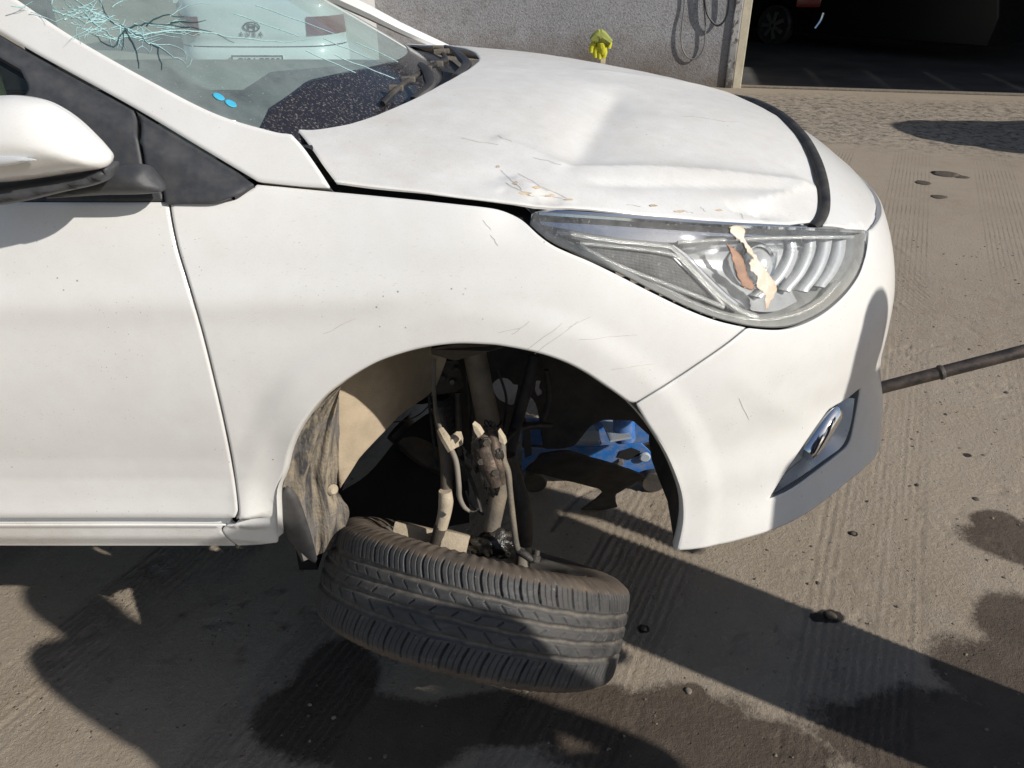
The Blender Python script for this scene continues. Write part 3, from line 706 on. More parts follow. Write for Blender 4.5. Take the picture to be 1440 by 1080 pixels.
mesh_obj('black_backing', P, [(i*60+j, (i+1)*60+j, (i+1)*60+j+1, i*60+j+1) for i, j in zip(ii, jj)], M['dark'], car)

# hood
H_NEAR = [(471,254),(520,260.5),(580,268.5),(640,277),(700,284),(740,287.5),(800,291.5),(870,299.5),(960,307),(1050,313.5),(1142,317.5)]
H_LEFT = [(415,180),(428,195),(442,214),(456,234),(471,254)]
H_REAR = [(678,76),(672,85),(655,98),(620,117),(570,143),(520,163),(480,175),(440,181),(415,180)]
SEAL = [(1146,317),(1152,300),(1152,276),(1148,250),(1141,226),(1128,199),(1107,174),(1084,156)]
seal_xy = PT(catmull(SEAL, 4)); near_xy = PT(catmull(H_NEAR, 3)); left_xy = PT(catmull(H_LEFT, 3)); rear_xy = PT(catmull(H_REAR, 3))
cut = seal_xy[seal_xy[:, 1] < YC-0.04]
front_xy = np.vstack([cut, [(cut[-1, 0]+0.006, YC)], (cut*[1, -1]+[0, 2*YC])[::-1]])
far_xy = (near_xy*[1, -1]+[0, 2*YC])[::-1]
rear2 = rear_xy[rear_xy[:, 1] < YC-0.02]
rear_all = np.vstack([(rear2*[1, -1]+[0, 2*YC])[::-1], rear2])
farl = (left_xy*[1, -1]+[0, 2*YC])[::-1]
hood_ol = np.vstack([near_xy[:-1], front_xy[1:-1], far_xy[1:], farl[1:-1], rear_all, left_xy[1:-1]])
# wind: drop doubled points
hd = [hood_ol[0]]
for p in hood_ol[1:]:
    if np.linalg.norm(p-hd[-1]) > 0.003: hd.append(p)
hood_ol = np.array(hd)
rr = rear_all[np.argsort(rear_all[:, 1])]
hood_o = panel('hood', hood_ol, hood, M['paint_hood'], car, 0.0105, 0.001, skirt=0.005)
# black strip added to give the hood and fender joint its shade
cx_ = np.linspace(-0.36, 0.06, 30); V = []
for x in cx_:
    ye, ze = fEY(np.array([x]))[0], fEZ(np.array([x]))[0]
    V += [(x, ye-0.030, ze-0.060), (x, ye-0.006, ze-0.030), (x, ye+0.035, ze-0.026), (x, ye+0.09, ze-0.03)]
mesh_obj('hood_gap_shade_strip', V, [(i*4+j, (i+1)*4+j, (i+1)*4+j+1, i*4+j+1) for i in range(29) for j in range(3)], M['dark'], car)
# the nose piece ahead of the hood
nose = PS([(1222,322)])[0]; ns = np.linspace(nose[0]+0.004, s_end, 30); nz = np.stack([ns, ns*0+ZTOP], -1); nP = shell(nz)
nh = nP[:, :2]
half = np.vstack([nh, [(nh[-1, 0], YC)]])
nose_ol = np.vstack([half[:-1], (half*[1, -1]+[0, 2*YC])[::-1], front_xy[::-1][1:-1]+[0.012, 0]])
def nose_surf(U):
    P = hood0(U); d = dist_poly(U, np.vstack([half, (half*[1, -1]+[0, 2*YC])[::-1]]), False)
    P[:, 2] = P[:, 2]*sstep(0, 0.09, d)+(1-sstep(0, 0.09, d))*np.minimum(P[:, 2], ZTOP+0.004+0.55*d)
    k = sstep(0, 0.05, P[:, 1]-fEY(P[:, 0])); P[:, 2] -= 0.012*(1-sstep(0.0, 0.06, np.abs(P[:, 1]-YC)-0.20))*0
    return P
panel('nose_panel', nose_ol, nose_surf, M['paint'], car, 0.013, 0.0, skirt=0.02, drop=0.001)

# rubber seal sprung out along the front of the hood
sp = np.vstack([PT([(1138,319)]), cut, [(cut[-1, 0]+0.006, YC)], (cut*[1, -1]+[0, 2*YC])[::-1]])
sz = nose_surf(sp)[:, 2]; sl = np.c_[sp+[0.006, 0], np.maximum(sz, hood0(sp)[:, 2])+0.006]
sl[0, 2] -= 0.006
wv = 0.003*np.sin(np.linspace(0, 9, len(sl)))
sl[:, 0] += wv
MB().tube(resample(sl, 0.014), 0.0095, 10, n=0, flat=0.6, up=(0, 0, 1)).build('hood_seal', M['rubber'], car, True)

# cowl and windshield
def x0(y): return -0.175-0.42*(y-YC)**2
def Wf(U): return np.stack([U[:, 0], U[:, 1], 1.222+(x0(U[:, 1])-U[:, 0])*0.58-0.10*(x0(U[:, 1])-U[:, 0])**2], -1)
ws_px = [(409,188),(380,183.5),(300,158.5),(200,107.5),(100,50.5),(26,0),(-60,-58)]
ws_near = PT(catmull(ws_px, 3), Wf); ws_far = PT(catmull([(606,60),(570,43),(530,23),(482,-2)], 3), Wf)
topx = ws_near[-1, 0]
ys = np.linspace(2.38, 1.29, 24)
ws_ol = np.vstack([ws_near, [(topx-0.18, 1.34), (topx-0.2, 1.9), (topx-0.18, 2.4)], ws_far[::-1], np.stack([x0(ys)+0.015, ys], -1)])
wind = panel('windshield', ws_ol, Wf, M['windshield'], car, 0.03, 0.0, skirt=0.004, drop=0.0005)
# printed black edge along the foot of the glass
ys = np.linspace(1.165, 2.5, 60)
wid = np.interp(ys, [1.165, 1.22, 1.3, 1.45, 1.7, 2.1, 2.5], [0.012, 0.035, 0.075, 0.105, 0.09, 0.07, 0.05])
fr_ol = np.vstack([np.stack([x0(ys)+0.012, ys], -1), np.stack([x0(ys)-wid-0.004*np.sin(ys*9), ys], -1)[::-1]])
panel('glass_edge_print', fr_ol, lambda U: Wf(U)+[0, 0, 0.0012], M['frit'], wind, 0.02, 0.0, skirt=0.0006, drop=0.0)
ys = np.linspace(1.22, 2.58, 40); V = []
for y in ys:
    a = Wf(np.array([[x0(y)+0.012, y]]))[0]; w = 0.135
    for k, (dx, dz) in enumerate([(0, 0.002), (0.03, 0.006), (0.06, -0.006), (0.09, -0.03), (w, -0.05)]): V.append(a+[dx, 0, dz+0.003*math.sin(y*31)*(k > 1)])
mesh_obj('cowl', V, [(i*5+j, (i+1)*5+j, (i+1)*5+j+1, i*5+j+1) for i in range(39) for j in range(4)], M['black_plastic'], car)
# cracks in the glass: a star near the pillar with long rays
def on_glass(px, py, h=0.002):
    u = PT([(px, py)], Wf)[0]; return Wf(u[None])[0]+np.array([0, 0, h])
cr = random.Random(3); star = (176, 42)
rays = [((176,42),(120,12),(85,-12)),((176,42),(205,36),(240,35),(300,48),(330,62)),((176,42),(190,70),(196,98)),((176,42),(210,62),(240,78),(262,92)),((176,42),(150,25),(140,0)),((176,42),(160,70),(130,50)),((176,42),(200,50),(260,44),(340,56),(400,62),(436,56)),((176,42),(172,72)),((176,42),(222,70),(228,100)),((150,30),(120,34),(95,18)),((240,35),(290,30)),((205,38),(230,22),(260,25)),((120,20),(150,48),(168,58))]
for i, r in enumerate(rays):
    pts = []
    for a, b in zip(r[:-1], r[1:]):
        for k in range(4): pts.append((a[0]+(b[0]-a[0])*k/4+cr.uniform(-2, 2), a[1]+(b[1]-a[1])*k/4+cr.uniform(-2, 2)))
    pts.append(r[-1])
    MB().tube([on_glass(*p) for p in pts], np.linspace(0.0014, 0.0004, len(pts)), 5).build('crack', M['crack'] if i % 3 == 0 else M['crack_dark'], wind)
web = MB(); cw = random.Random(21)
def crack_path(p, ang, L, r):
    pts = [p]
    for _ in range(max(3, int(L/7))):
        ang += cw.gauss(0, 0.22); p = (p[0]+7*math.cos(ang), p[1]+7*math.sin(ang)*0.62); pts.append(p)
    web.tube([on_glass(*q, 0.0016) for q in pts], np.linspace(r, r*0.4, len(pts)), 4)
    return pts, ang
for k in range(46):
    if k == 30: star = (118, 16)
    a0 = cw.choice((0.35, 0.35, 3.6, 1.7, -1.3))+cw.gauss(0, 0.35); L = cw.uniform(12, 55)
    pts, a1 = crack_path((star[0]+cw.gauss(0, 38), star[1]+cw.gauss(0, 10)), a0, L, cw.uniform(0.0004, 0.0011))
    for _ in range(2):
        q = pts[cw.randrange(1, len(pts))]; crack_path(q, a0+cw.choice((-1, 1))*cw.uniform(0.4, 1.1), L*0.5, 0.0005)
web.build('crack_web', M['crack'], wind)['kind'] = 'stuff'
for i, (a, b) in enumerate([((455,55),(520,84)),((470,78),(555,112)),((430,72),(500,104)),((500,60),(560,88)),((330,20),(420,52)),((360,8),(470,48))]):
    pts = [(a[0]+(b[0]-a[0])*k/6, a[1]+(b[1]-a[1])*k/6+cr.uniform(-1, 1)) for k in range(7)]
    MB().tube([on_glass(*p, 0.0012) for p in pts], 0.0009, 4).build('scratch', M['crack'], wind)
for i in range(30):
    q = (star[0]+cr.gauss(0, 26), star[1]+cr.gauss(0, 10)); p = on_glass(*q, 0.002); s_ = cr.uniform(0.0015, 0.0045)
    MB().slab([p+np.array([s_*math.cos(a+i)*cr.uniform(.5, 1), s_*math.sin(a+i)*cr.uniform(.5, 1), 0.3*s_*math.sin(a)]) for a in (0, 2.1, 4.2)], (0, 0, 0.001)).build('glass_chip', M['crack'], wind)
for q in [(308,137.5),(325,147)]:
    u = PT([q], Wf)[0]; a = np.linspace(0, 2*math.pi, 28, endpoint=False)
    panel('round_sticker', u+np.stack([0.0082*np.cos(a), 0.0085*np.sin(a)], -1), lambda U: Wf(U)+[0, 0, 0.002], M['sticker'], wind, 0.006, 0, skirt=0.0005, drop=0.0, edge=0.002)

# pillar, window frames and corner trims on the leaning upper side
def Gs(off=0.0):
    def f(U):
        x, z = U[:, 0], U[:, 1]; return np.stack([x, 1.100+0.55*(z-1.15)-0.10*(z-1.15)**2+0.03*(x+0.4)**2+off, z], -1)
    return f
def PGs(pts, off=0.0):
    out = []
    for q in np.atleast_2d(np.asarray(pts, float)):
        d = ray(*q); D = 1.1
        for _ in range(30):
            P = CAM+D*d; e = P[1]-Gs(off)(P[None, [0, 2]])[0, 1]; D -= e/(d[1]-0.5*d[2])
        out.append((CAM+D*d)[[0, 2]])
    return np.array(out)
pil = loop([(-60,-58),(26,0),(100,49.5),(200,106.5),(300,157.5),(380,182.5),(409,187)], [(409,187),(424,203),(440,225),(454,246),(466,265)], [(466,265),(420,262),(362,256)], [(362,256),(270,201),(187,151.5),(60,81.5),(0,46.5),(-60,11)], [(-60,11),(-60,-58)])
pil_u = PGs(pil)
pil_obj = panel('windshield_pillar', pil_u, Gs(), M['paint'], car, 0.012, 0.0008, skirt=0.05, edge=0.006, drop=0.003)
def crease_surf(base, a, b, h):
    pa, pb = PGs([a])[0], PGs([b])[0]
    def f(U):
        P = base(U); t, p = seg_dist(U, pa, pb); P[:, 1] += h*sstep(-0.011, 0.011, p); return P
    return f
frame = loop([(-60,12),(0,47.5),(60,82.5),(187,152.5)], [(187,152.5),(194,172),(202,212),(206,233),(214,243),(226,258),(232,268),(235,280)], [(235,280),(150,282),(70,283)], [(70,283),(55,230),(40,170),(34,136)], [(34,136),(44,122),(33,97)], [(33,97),(0,78),(-60,43)], [(-60,43),(-60,12)])
panel('window_frame', PGs(frame, 0.006), crease_surf(Gs(0.006), (60,110), (190,180), -0.012), M['trim'], car, 0.009, 0.0012, skirt=0.03)
corner = loop([(188.5,153.5),(270,202.5),(361,257)], [(361,257),(352,263),(335,271.5),(313,279),(291,280.5),(238,280.5)], [(238,280.5),(229,258),(209,233),(204.5,212),(197,175),(188.5,153.5)])
panel('corner_trim', PGs(corner, 0.004), crease_surf(crease_surf(Gs(0.004), (200,188), (318,254), -0.012), (236,272), (330,256), -0.008), M['trim'], car, 0.009, 0.0012, skirt=0.03)
belt = loop([(236,274),(150,276),(60,276),(-60,276)], [(-60,276),(-60,284)], [(-60,284),(60,284),(150,283),(236,281)], [(236,281),(236,274)])
panel('belt_strip', PGs(belt, -0.004), Gs(-0.004), M['trim'], car, 0.008, 0.0008, skirt=0.02)
gz = PGs([(34,136),(44,122),(33,97),(0,78),(-60,43)], 0.012)
win = np.vstack([gz, [(-1.25, 1.55), (-1.46, 1.55), (-1.46, 1.16), (-0.70, 1.16)], PGs([(60,262)], 0.012)])
panel('side_window', win, Gs(0.012), M['side_glass'], car, 0.03, 0.0, skirt=0.004)

# roof and far uprights, above and beyond the frame
rf = np.array([(x, y) for x in np.linspace(-2.7, -0.98, 12) for y in np.linspace(1.36, 2.42, 10)])
rz = 1.645-0.05*((rf[:, 1]-YC)/0.53)**2-0.06*((rf[:, 0]+1.8)/0.9)**2
mb = MB(); mb.add(np.c_[rf, rz], [(i*10+j, (i+1)*10+j, (i+1)*10+j+1, i*10+j+1) for i in range(11) for j in range(9)])
mb.add(np.c_[rf, rz-0.03], [(i*10+j, i*10+j+1, (i+1)*10+j+1, (i+1)*10+j) for i in range(11) for j in range(9)])
mb.build('roof', M['paint'], car, True)
fp = [PY(632, 70, 2.50), PY(604, 58, 2.495), PY(560, 38.5, 2.47), PY(478, -1, 2.44), np.array([-0.98, 2.38, 1.56])]
MB().tube(fp, [0.012, 0.014, 0.016, 0.02, 0.03], 8, n=3).build('windshield_pillar', M['paint'], car, True)
for x in (-1.48, -2.5):
    MB().box((x-0.05, 1.10, 1.15), (x+0.05, 1.14, 1.60), Matrix.Rotation(0, 4, 'X')).build('door_pillar', M['trim'], car)
    MB().box((x-0.05, 2.62, 1.15), (x+0.05, 2.66, 1.60)).build('door_pillar', M['trim'], car)

# cabin
mb = MB(); V = []; dx = np.linspace(-0.20, -0.80, 10); dy = np.linspace(1.22, 2.56, 16)
for i, a in enumerate(dx):
    for y in dy: V.append((a+(x0(y)+0.19)*(1-i/9), y, 1.175-0.035*(i/9)+0.022*math.exp(-((i-6)/2.5)**2)*math.exp(-((y-1.45)/0.45)**2)-0.12*max(0, i-8)+0.03*math.exp(-((y-1.5)/0.2)**2)*math.exp(-((i-7)/2)**2)))
mesh_obj('dashboard', V, [(i*16+j, i*16+j+1, (i+1)*16+j+1, (i+1)*16+j) for i in range(9) for j in range(15)], M['interior'], car)
a = np.linspace(0, 2*math.pi, 33); sw = np.stack([-0.90-0.07*np.sin(a), 1.50+0.185*np.cos(a), 1.17+0.17*np.sin(a)], -1)
MB().tube(sw, 0.016, 10, caps=False).tube([(-0.9, 1.32, 1.17), (-0.88, 1.5, 1.165), (-0.9, 1.68, 1.17)], 0.022, 8, n=3).build('steering_wheel', M['interior'], car, True)
for y in (1.52, 2.24):
    seat = MB().box((-1.55, y-0.24, 0.62), (-1.02, y+0.24, 0.86), None, 0.05).build('seat', M['seat'], car, True)
    MB().box((-1.66, y-0.23, 0.80), (-1.52, y+0.23, 1.38), None, 0.05).build('backrest', M['seat'], seat, True)
    MB().box((-1.64, y-0.12, 1.40), (-1.55, y+0.12, 1.56), None, 0.035).build('headrest', M['seat'], seat, True)
MB().box((-3.2, 1.10, 0.56), (-0.42, 2.66, 0.60)).build('floor_pan', M['dark'], car)
MB().box((-0.46, 1.24, 0.32), (-0.42, 2.60, 1.17)).build('firewall_sun_block', M['dark'], car)  # lower part extended to stop sun passing through the arch
MB().box((-2.75, 1.16, 0.6), (-2.70, 2.62, 1.20)).build('rear_bulkhead', M['interior'], car)
MB().box((-2.4, 2.63, 0.6), (-0.55, 2.67, 1.075), None, 0.01).build('door_lining', M['interior'], car)
MB().box((-1.5, 1.14, 0.6), (-0.55, 1.17, 1.14), None, 0.01).build('door_lining', M['interior'], car)

# wiper arms lying in the cowl
def wiper(arm, blade, bits):
    w = MB().tube([PY(*p) for p in arm], [0.010, 0.012, 0.013, 0.009, 0.006][:len(arm)], 8, n=3, flat=0.6).build('wiper', M['black_plastic'], car, True)
    MB().tube([PY(*p) for p in blade], 0.006, 8, n=3).build('blade', M['rubber'], w, True)
    for p in bits:
        c = PY(*p); MB().box(c-[0.014, 0.006, 0.005], c+[0.014, 0.006, 0.006], None, 0.002).build('bracket', M['steel_dusty'], w)
wiper([(582,140,1.56),(604,122,1.60),(604,110,1.63),(597,96,1.66),(590,90,1.68)], [(538,146,1.50),(560,124,1.56),(585,106,1.64),(612,90,1.74),(628,85,1.80)], [(557,124,1.565),(574,112,1.61),(598,97,1.69),(614,90,1.745)])
wiper([(640,108,1.80),(656,92,1.92),(650,82,1.98),(638,70,2.06),(626,65,2.12)], [(612,70,2.05),(622,74,2.02),(627,84,1.92),(628,92,1.84)], [(616,68,2.06),(624,72,2.04),(618,73,2.0)])

# ------------------------------------------------------------------ headlight
def SO(px, off):                                           # pixel on the side surface, moved in or out by `off`
    return shell_off(off)(PS(px))
def ruled(name, a, offa, b, offb, mat, parent, n=30, seg=5, bulge=0.0):
    A = resample(PS(catmull(a, 6)), 1e9) if False else PS(resample(catmull(a, 6), 6.0)); B = PS(resample(catmull(b, 6), 6.0))
    ta = np.linspace(0, 1, n)
    A = np.stack([np.interp(ta, np.linspace(0, 1, len(A)), A[:, k]) for k in (0, 1)], -1); B = np.stack([np.interp(ta, np.linspace(0, 1, len(B)), B[:, k]) for k in (0, 1)], -1)
    V = []
    for k in range(seg+1):
        t = k/seg; V.append(shell_off(offa+(offb-offa)*t+bulge*math.sin(math.pi*t))(A*(1-t)+B*t))
    V = np.vstack(V); F = [(k*n+i, k*n+i+1, (k+1)*n+i+1, (k+1)*n+i) for k in range(seg) for i in range(n-1)]
    return mesh_obj(name, V, F, mat, parent)
lens_ol = px_loop([(745.5,316),(760,329.5),(778,342),(800,352.5),(830,365),(870,384),(920,409.5),(970,433.5),(1010,448.5),(1052,458.5),(1085,461.5),(1112,459.5),(1140,449.5),(1165,434.5),(1189,412),(1207.5,385.5),(1216.5,360),(1220.5,324)], [(1220.5,324),(1150,321),(1060,317.5),(1000,314.5),(930,310),(860,305),(800,301),(754,297.5)], [(754,297.5),(748,303),(745.5,316)])
def shrink(c, d):
    c = c if np.sum(c[:, 0]*np.roll(c[:, 1], -1)-np.roll(c[:, 0], -1)*c[:, 1]) > 0 else c[::-1]
    t = np.roll(c, -2, 0)-np.roll(c, 2, 0); t /= np.linalg.norm(t, axis=1)[:, None]+1e-9; return c+np.stack([-t[:, 1], t[:, 0]], -1)*d
M['lamp_wall'] = m_simple('lamp_wall_grey', (0.48, 0.48, 0.47), 0.4, 0.3, 0.1, 30)
ring = resample(lens_ol, 0.012, True); N = len(ring)
inner = shrink(ring, 0.006)
V = np.vstack([shell_off(-0.004)(ring), shell_off(-0.010)(inner), shell_off(-0.085)(shrink(ring, 0.010))])
lamp = mesh_obj('headlight', V, [(k*N+i, k*N+(i+1) % N, (k+1)*N+(i+1) % N, (k+1)*N+i) for k in range(2) for i in range(N)], M['lamp_wall'], car)
panel('lamp_bowl', resample(shrink(lens_ol, 0.004), 0.01, True), shell_off(-0.080), M['reflector'], lamp, 0.02, 0.0, skirt=0.004)
panel('lens', lens_ol, shell_off(-0.001), M['lamp_glass'], lamp, 0.012, 0.0, skirt=0.004, edge=0.004, drop=0.0015)
# smooth upper trough that mirrors the sky
ruled('upper_reflector', [(754,300),(860,307),(1000,317),(1110,322),(1212,326)], -0.026, [(764,322),(850,337),(950,347),(1040,338),(1205,334)], -0.020, M['chrome'], lamp, 40)
ruled('upper_ledge', [(764,322),(850,337),(950,347)], -0.018, [(790,336),(870,353),(946,360)], -0.014, M['ribs'], lamp, 24)
# side marker with its prism pattern and rim
panel('side_marker', px_loop([(818,344),(880,352),(945,362.5),(963,375),(992,404),(1021,432)], [(1021,432),(950,404),(880,379),(818,350),(816,347),(818,344)]), shell_off(-0.016), M['prism'], lamp, 0.012, 0.0, skirt=0.01)
def bar(name, pts, off, rad, mat, flat=1.0, seg=8, par=None):
    P = SO(resample(catmull(pts, 6), 7.0), off); MB().tube(P, rad, seg, flat=flat).build(name, mat, par or lamp, True)
M['clear_plastic'] = m_simple('clear_plastic_bar', (0.62, 0.62, 0.60), 0.12, 0.35, 0.12, 60, None, 0, 6, 0.4, 500)
bar('marker_rim', [(818,346),(880,352),(947,361),(968,376),(996,405),(1024,434)], -0.012, 0.0032, M['clear_plastic'])
bar('marker_rim', [(818,350),(879,380),(950,407),(1024,436)], -0.012, 0.0036, M['clear_plastic'])
bar('light_guide', [(786,332),(860,344),(940,352),(958,360),(985,388),(1015,418),(1048,442),(1075,452)], -0.020, 0.0075, M['clear_plastic'], 0.7)
bar('light_guide', [(955,352),(975,366),(1004,396),(1034,424),(1062,444)], -0.024, 0.0058, M['chrome'], 0.7)
bar('lower_trim', [(770,336),(815,360),(880,388),(950,418),(1010,442),(1055,452),(1095,453),(1135,443),(1165,426),(1190,400)], -0.016, 0.0055, M['clear_plastic'], 0.6)
# main bowl, projector and the stacked fins
ruled('main_reflector', [(975,352),(1040,343),(1100,338),(1150,337)], -0.045, [(1040,432),(1075,446),(1110,446),(1140,432)], -0.028, M['reflector'], lamp, 30, 10, -0.035)
pc = SO([(1092,388)], -0.050)[0]; pd = np.array([0.42, -0.86, 0.18]); pd /= np.linalg.norm(pd)
MB().lathe([(0.0001, 0.030), (0.014, 0.0265), (0.024, 0.018), (0.030, 0.004), (0.031, -0.02)], pc, pd, 32).build('projector_lens', NT('dark_glass').done(NT('x').out.inputs[0]) if False else M['reflector'], lamp, True)
MB().lathe([(0.031, -0.02), (0.033, 0.006), (0.037, 0.009), (0.040, 0.004), (0.041, -0.02)], pc, pd, 40, True).build('projector_ring', M['chrome'], lamp, True)
for i, (pts, off) in enumerate([([(1139,343),(1142,362),(1128,392),(1104,418),(1088,428)], -0.030), ([(1168,342),(1166,362),(1152,392),(1130,418)], -0.028), ([(1190,342),(1186,364),(1174,392),(1154,418)], -0.026), ([(1207,340),(1204,364),(1192,390),(1176,410)], -0.022)]):
    P0 = SO(resample(catmull(pts, 6), 6.0), off); P1 = SO(resample(catmull([(x-8, y+1) for x, y in pts], 6), 6.0), off-0.016)
    n = min(len(P0), len(P1)); V = np.vstack([P0[:n], P1[:n], P1[:n]+[0, 0.003, -0.003], P0[:n]+[0, 0.003, -0.003]])
    mesh_obj('lamp_fin', V, [(a*n+k, a*n+k+1, ((a+1) % 4)*n+k+1, ((a+1) % 4)*n+k) for a in range(4) for k in range(n-1)], M['reflector'], lamp)
bar('upper_rim', [(960,346),(1040,341),(1120,338),(1212,336)], -0.016, 0.0030, M['clear_plastic'])
# torn packing tape stuck on the lens
tp = [(1025,318),(1042,317),(1049,324),(1046,332),(1052,345),(1061,357),(1068,366),(1078,380),(1086,392),(1093,405),(1088,418),(1079,433),(1077,437),(1073,424),(1075,412),(1066,407),(1062,398),(1066,390),(1056,382),(1052,369),(1058,362),(1050,353),(1043,341),(1034,334),(1026,327)]
jr = random.Random(8)
ragged = lambda c: np.array([(x+jr.uniform(-1.6, 1.6), y+jr.uniform(-1.6, 1.6)) for x, y in resample(np.array(c, float), 3.2, True)])
panel('peeling_tape', PS(ragged(tp)), shell_off(0.0012), M['tape'], lamp, 0.006, 0.0, skirt=0.0008, drop=0.0, edge=0.002)
tr = [(1022,342),(1036,352),(1046,368),(1050,384),(1060,402),(1056,409),(1044,404),(1036,386),(1030,366)]
panel('tape_residue', PS(ragged(tr)), shell_off(0.0006), M['tape_residue'], lamp, 0.006, 0.0, skirt=0.0006, drop=0.0, edge=0.002)

# ------------------------------------------------------------------ fog lamp in the bumper
ring = resample(fog_ol, 0.008, True); N = len(ring)
ringc = ring.mean(0)
V = np.vstack([shell_off(-0.003)(ring), shell_off(-0.040)(ring*0.9+ringc*0.1)])
fog = mesh_obj('fog_lamp', V, [(i, (i+1) % N, N+(i+1) % N, N+i) for i in range(N)], M['ribs'], bumper)
M['smoked'] = m_simple('satin_silver', (0.74, 0.76, 0.78), 0.26, 0.3, 0.1, 30, (0.4, 0.37, 0.32), 0.25, 30)
panel('fog_bezel', resample(px_loop(FOG[0], FOG[1]), 0.008, True), shell_off(-0.032), M['smoked'], fog, 0.012, 0.0, skirt=0.004)
ruled('bezel_lip', [(1088,697),(1110,662),(1140,616),(1166,581),(1205,552)], -0.004, [(1100,694),(1124,662),(1152,626),(1176,592),(1204,558)], -0.036, M['ribs'], fog, 30)
ruled('bezel_wing', [(1090,697),(1130,672),(1165,647),(1188,629),(1200,600),(1206,562)], -0.006, [(1112,686),(1140,662),(1166,640),(1182,622),(1192,598),(1202,566)], -0.030, M['smoked'], fog, 30)
fc = SO([(1163,612)], -0.020)[0]; ax = SO([(1183,580)], -0.02)[0]-SO([(1140,644)], -0.02)[0]; L = np.linalg.norm(ax); ax /= L
MB().lathe([(0.0001, -L*0.5), (0.021, -L*0.5), (0.0255, -L*0.42), (0.027, 0), (0.0255, L*0.40), (0.020, L*0.5), (0.0001, L*0.5)], fc, ax, 32).build('fog_lamp_barrel', M['chrome'], fog, True)
MB().tube([SO([(1183,588)], -0.012)[0], SO([(1178,606)], -0.010)[0], SO([(1164,634)], -0.012)[0]], 0.0035, 8, n=4).build('fog_lamp_rim', M['chrome'], fog, True)

# ------------------------------------------------------------------ door mirror
def pillow(name, outline_px, Y0, bulge_f, bulge_b, rad, mat, parent, step=0.008, tilt=(0, 0), power=0.5):
    ol = np.array([PY(x, y, Y0)[[0, 2]] for x, y in resample(outline_px, 6.0, True)])
    lo, hi = ol.min(0), ol.max(0); G = np.stack(np.meshgrid(np.arange(lo[0], hi[0], step), np.arange(lo[1], hi[1], step)), -1).reshape(-1, 2)
    G = G[in_poly(G, ol)]; G = G[dist_poly(G, ol) > step*0.5]; n = len(ol)
    rings = [shrink(ol, d) for d in (0.001, 0.003)]
    pts = np.vstack([ol]+rings+[G])
    vs, _, fs, _, _, _ = delaunay_2d_cdt([Vector(p) for p in pts], [(i, (i+1) % n) for i in range(n)], [], 0, 1e-7, True)
    U = np.array([v[:] for v in vs]); F = np.array([list(f) for f in fs]); F = F[in_poly(U[F].mean(1), ol)]
    d = np.clip(dist_poly(U, ol)/rad, 0, 1); h = (1-(1-d)**2)**power; m = len(U)
    base = Y0+tilt[0]*(U[:, 0]-U[:, 0].mean())+tilt[1]*(U[:, 1]-U[:, 1].mean())
    V = np.vstack([np.c_[U[:, 0], base-bulge_f*h, U[:, 1]], np.c_[U[:, 0], base+bulge_b*h, U[:, 1]]])
    o = mesh_obj(name, V, F.tolist()+[[f[0]+m, f[2]+m, f[1]+m] for f in F], mat, parent)
    bm = bmesh.new(); bm.from_mesh(o.data); bmesh.ops.remove_doubles(bm, verts=bm.verts[:], dist=1e-5); bmesh.ops.recalc_face_normals(bm, faces=bm.faces[:]); bm.to_mesh(o.data); bm.free()
    o.data.polygons.foreach_set('use_smooth', np.ones(len(o.data.polygons), bool)); return o
mir_lo = loop([(-115,250),(-60,257),(0,258),(60,250),(120,240),(157,228),(162,238),(157,250),(140,258),(95,268),(45,280),(0,287),(-60,292),(-110,280)], [(-110,280),(-115,250)])
mirror = pillow('door_mirror', mir_lo, 1.015, 0.045, 0.05, 0.035, M['trim'], car)
mir_hi = loop([(-120,150),(-70,139),(0,134.5),(30,135),(60,141),(85,153),(110,171),(135,195),(151,213),(157,223),(153,233),(140,237),(100,243),(40,252),(0,255),(-60,254),(-115,247)], [(-115,247),(-122,200),(-120,150)])
pillow('mirror_cap', mir_hi, 1.000, 0.055, 0.05, 0.07, M['paint'], mirror)
pillow('mirror_indicator', loop([(-80,226),(-30,221),(10,219.5),(34,221),(54,225.5)], [(54,225.5),(30,229),(0,234),(-80,240)], [(-80,240),(-80,226)]), 0.947, 0.004, 0.01, 0.008, M['smoked'], mirror, 0.004)
pillow('mirror_foot', loop([(70,266),(110,255),(140,243),(160,233),(185,231),(206,234),(218,246),(230,260),(232,268),(200,272),(150,273),(100,276),(70,278)], [(70,278),(70,266)]), 1.075, 0.028, 0.03, 0.022, M['trim'], mirror, 0.006)

# scuffs and scratches left by the crash
M['scuff'] = m_simple('rusty_scuff', (0.58, 0.47, 0.34), 0.7, 0, 0.3, 90)
M['scratch'] = m_simple('scratch_grey', (0.50, 0.46, 0.42), 0.6, 0, 0.3, 90)
sc_r = random.Random(4)
def scratch(pts, off_surf, par, rad=0.00025):
    MB().tube(off_surf(pts), rad, 4).build('scratch', M['scratch'], par)
for p0, p1 in [((742,492),(790,455)),((752,498),(812,452)),((720,470),(745,452)),((815,478),(895,470)),((800,460),(832,445)),((700,468),(730,462)),((690,330),(700,345)),((680,310),(690,322)),((380,700),(388,712)),((455,470),(500,448)),((860,520),(920,512)),((1040,560),(1052,590))]:
    pts = [(p0[0]+(p1[0]-p0[0])*t+sc_r.uniform(-1, 1), p0[1]+(p1[1]-p0[1])*t+sc_r.uniform(-1, 1)) for t in np.linspace(0, 1, 5)]
    scratch(pts, lambda q: SO(q, 0.0004), fender if p0[0] < 1000 else bumper)
def hood_pts(q, h=0.0008): U = PT(q, hood); return hood(U)+[0, 0, h]
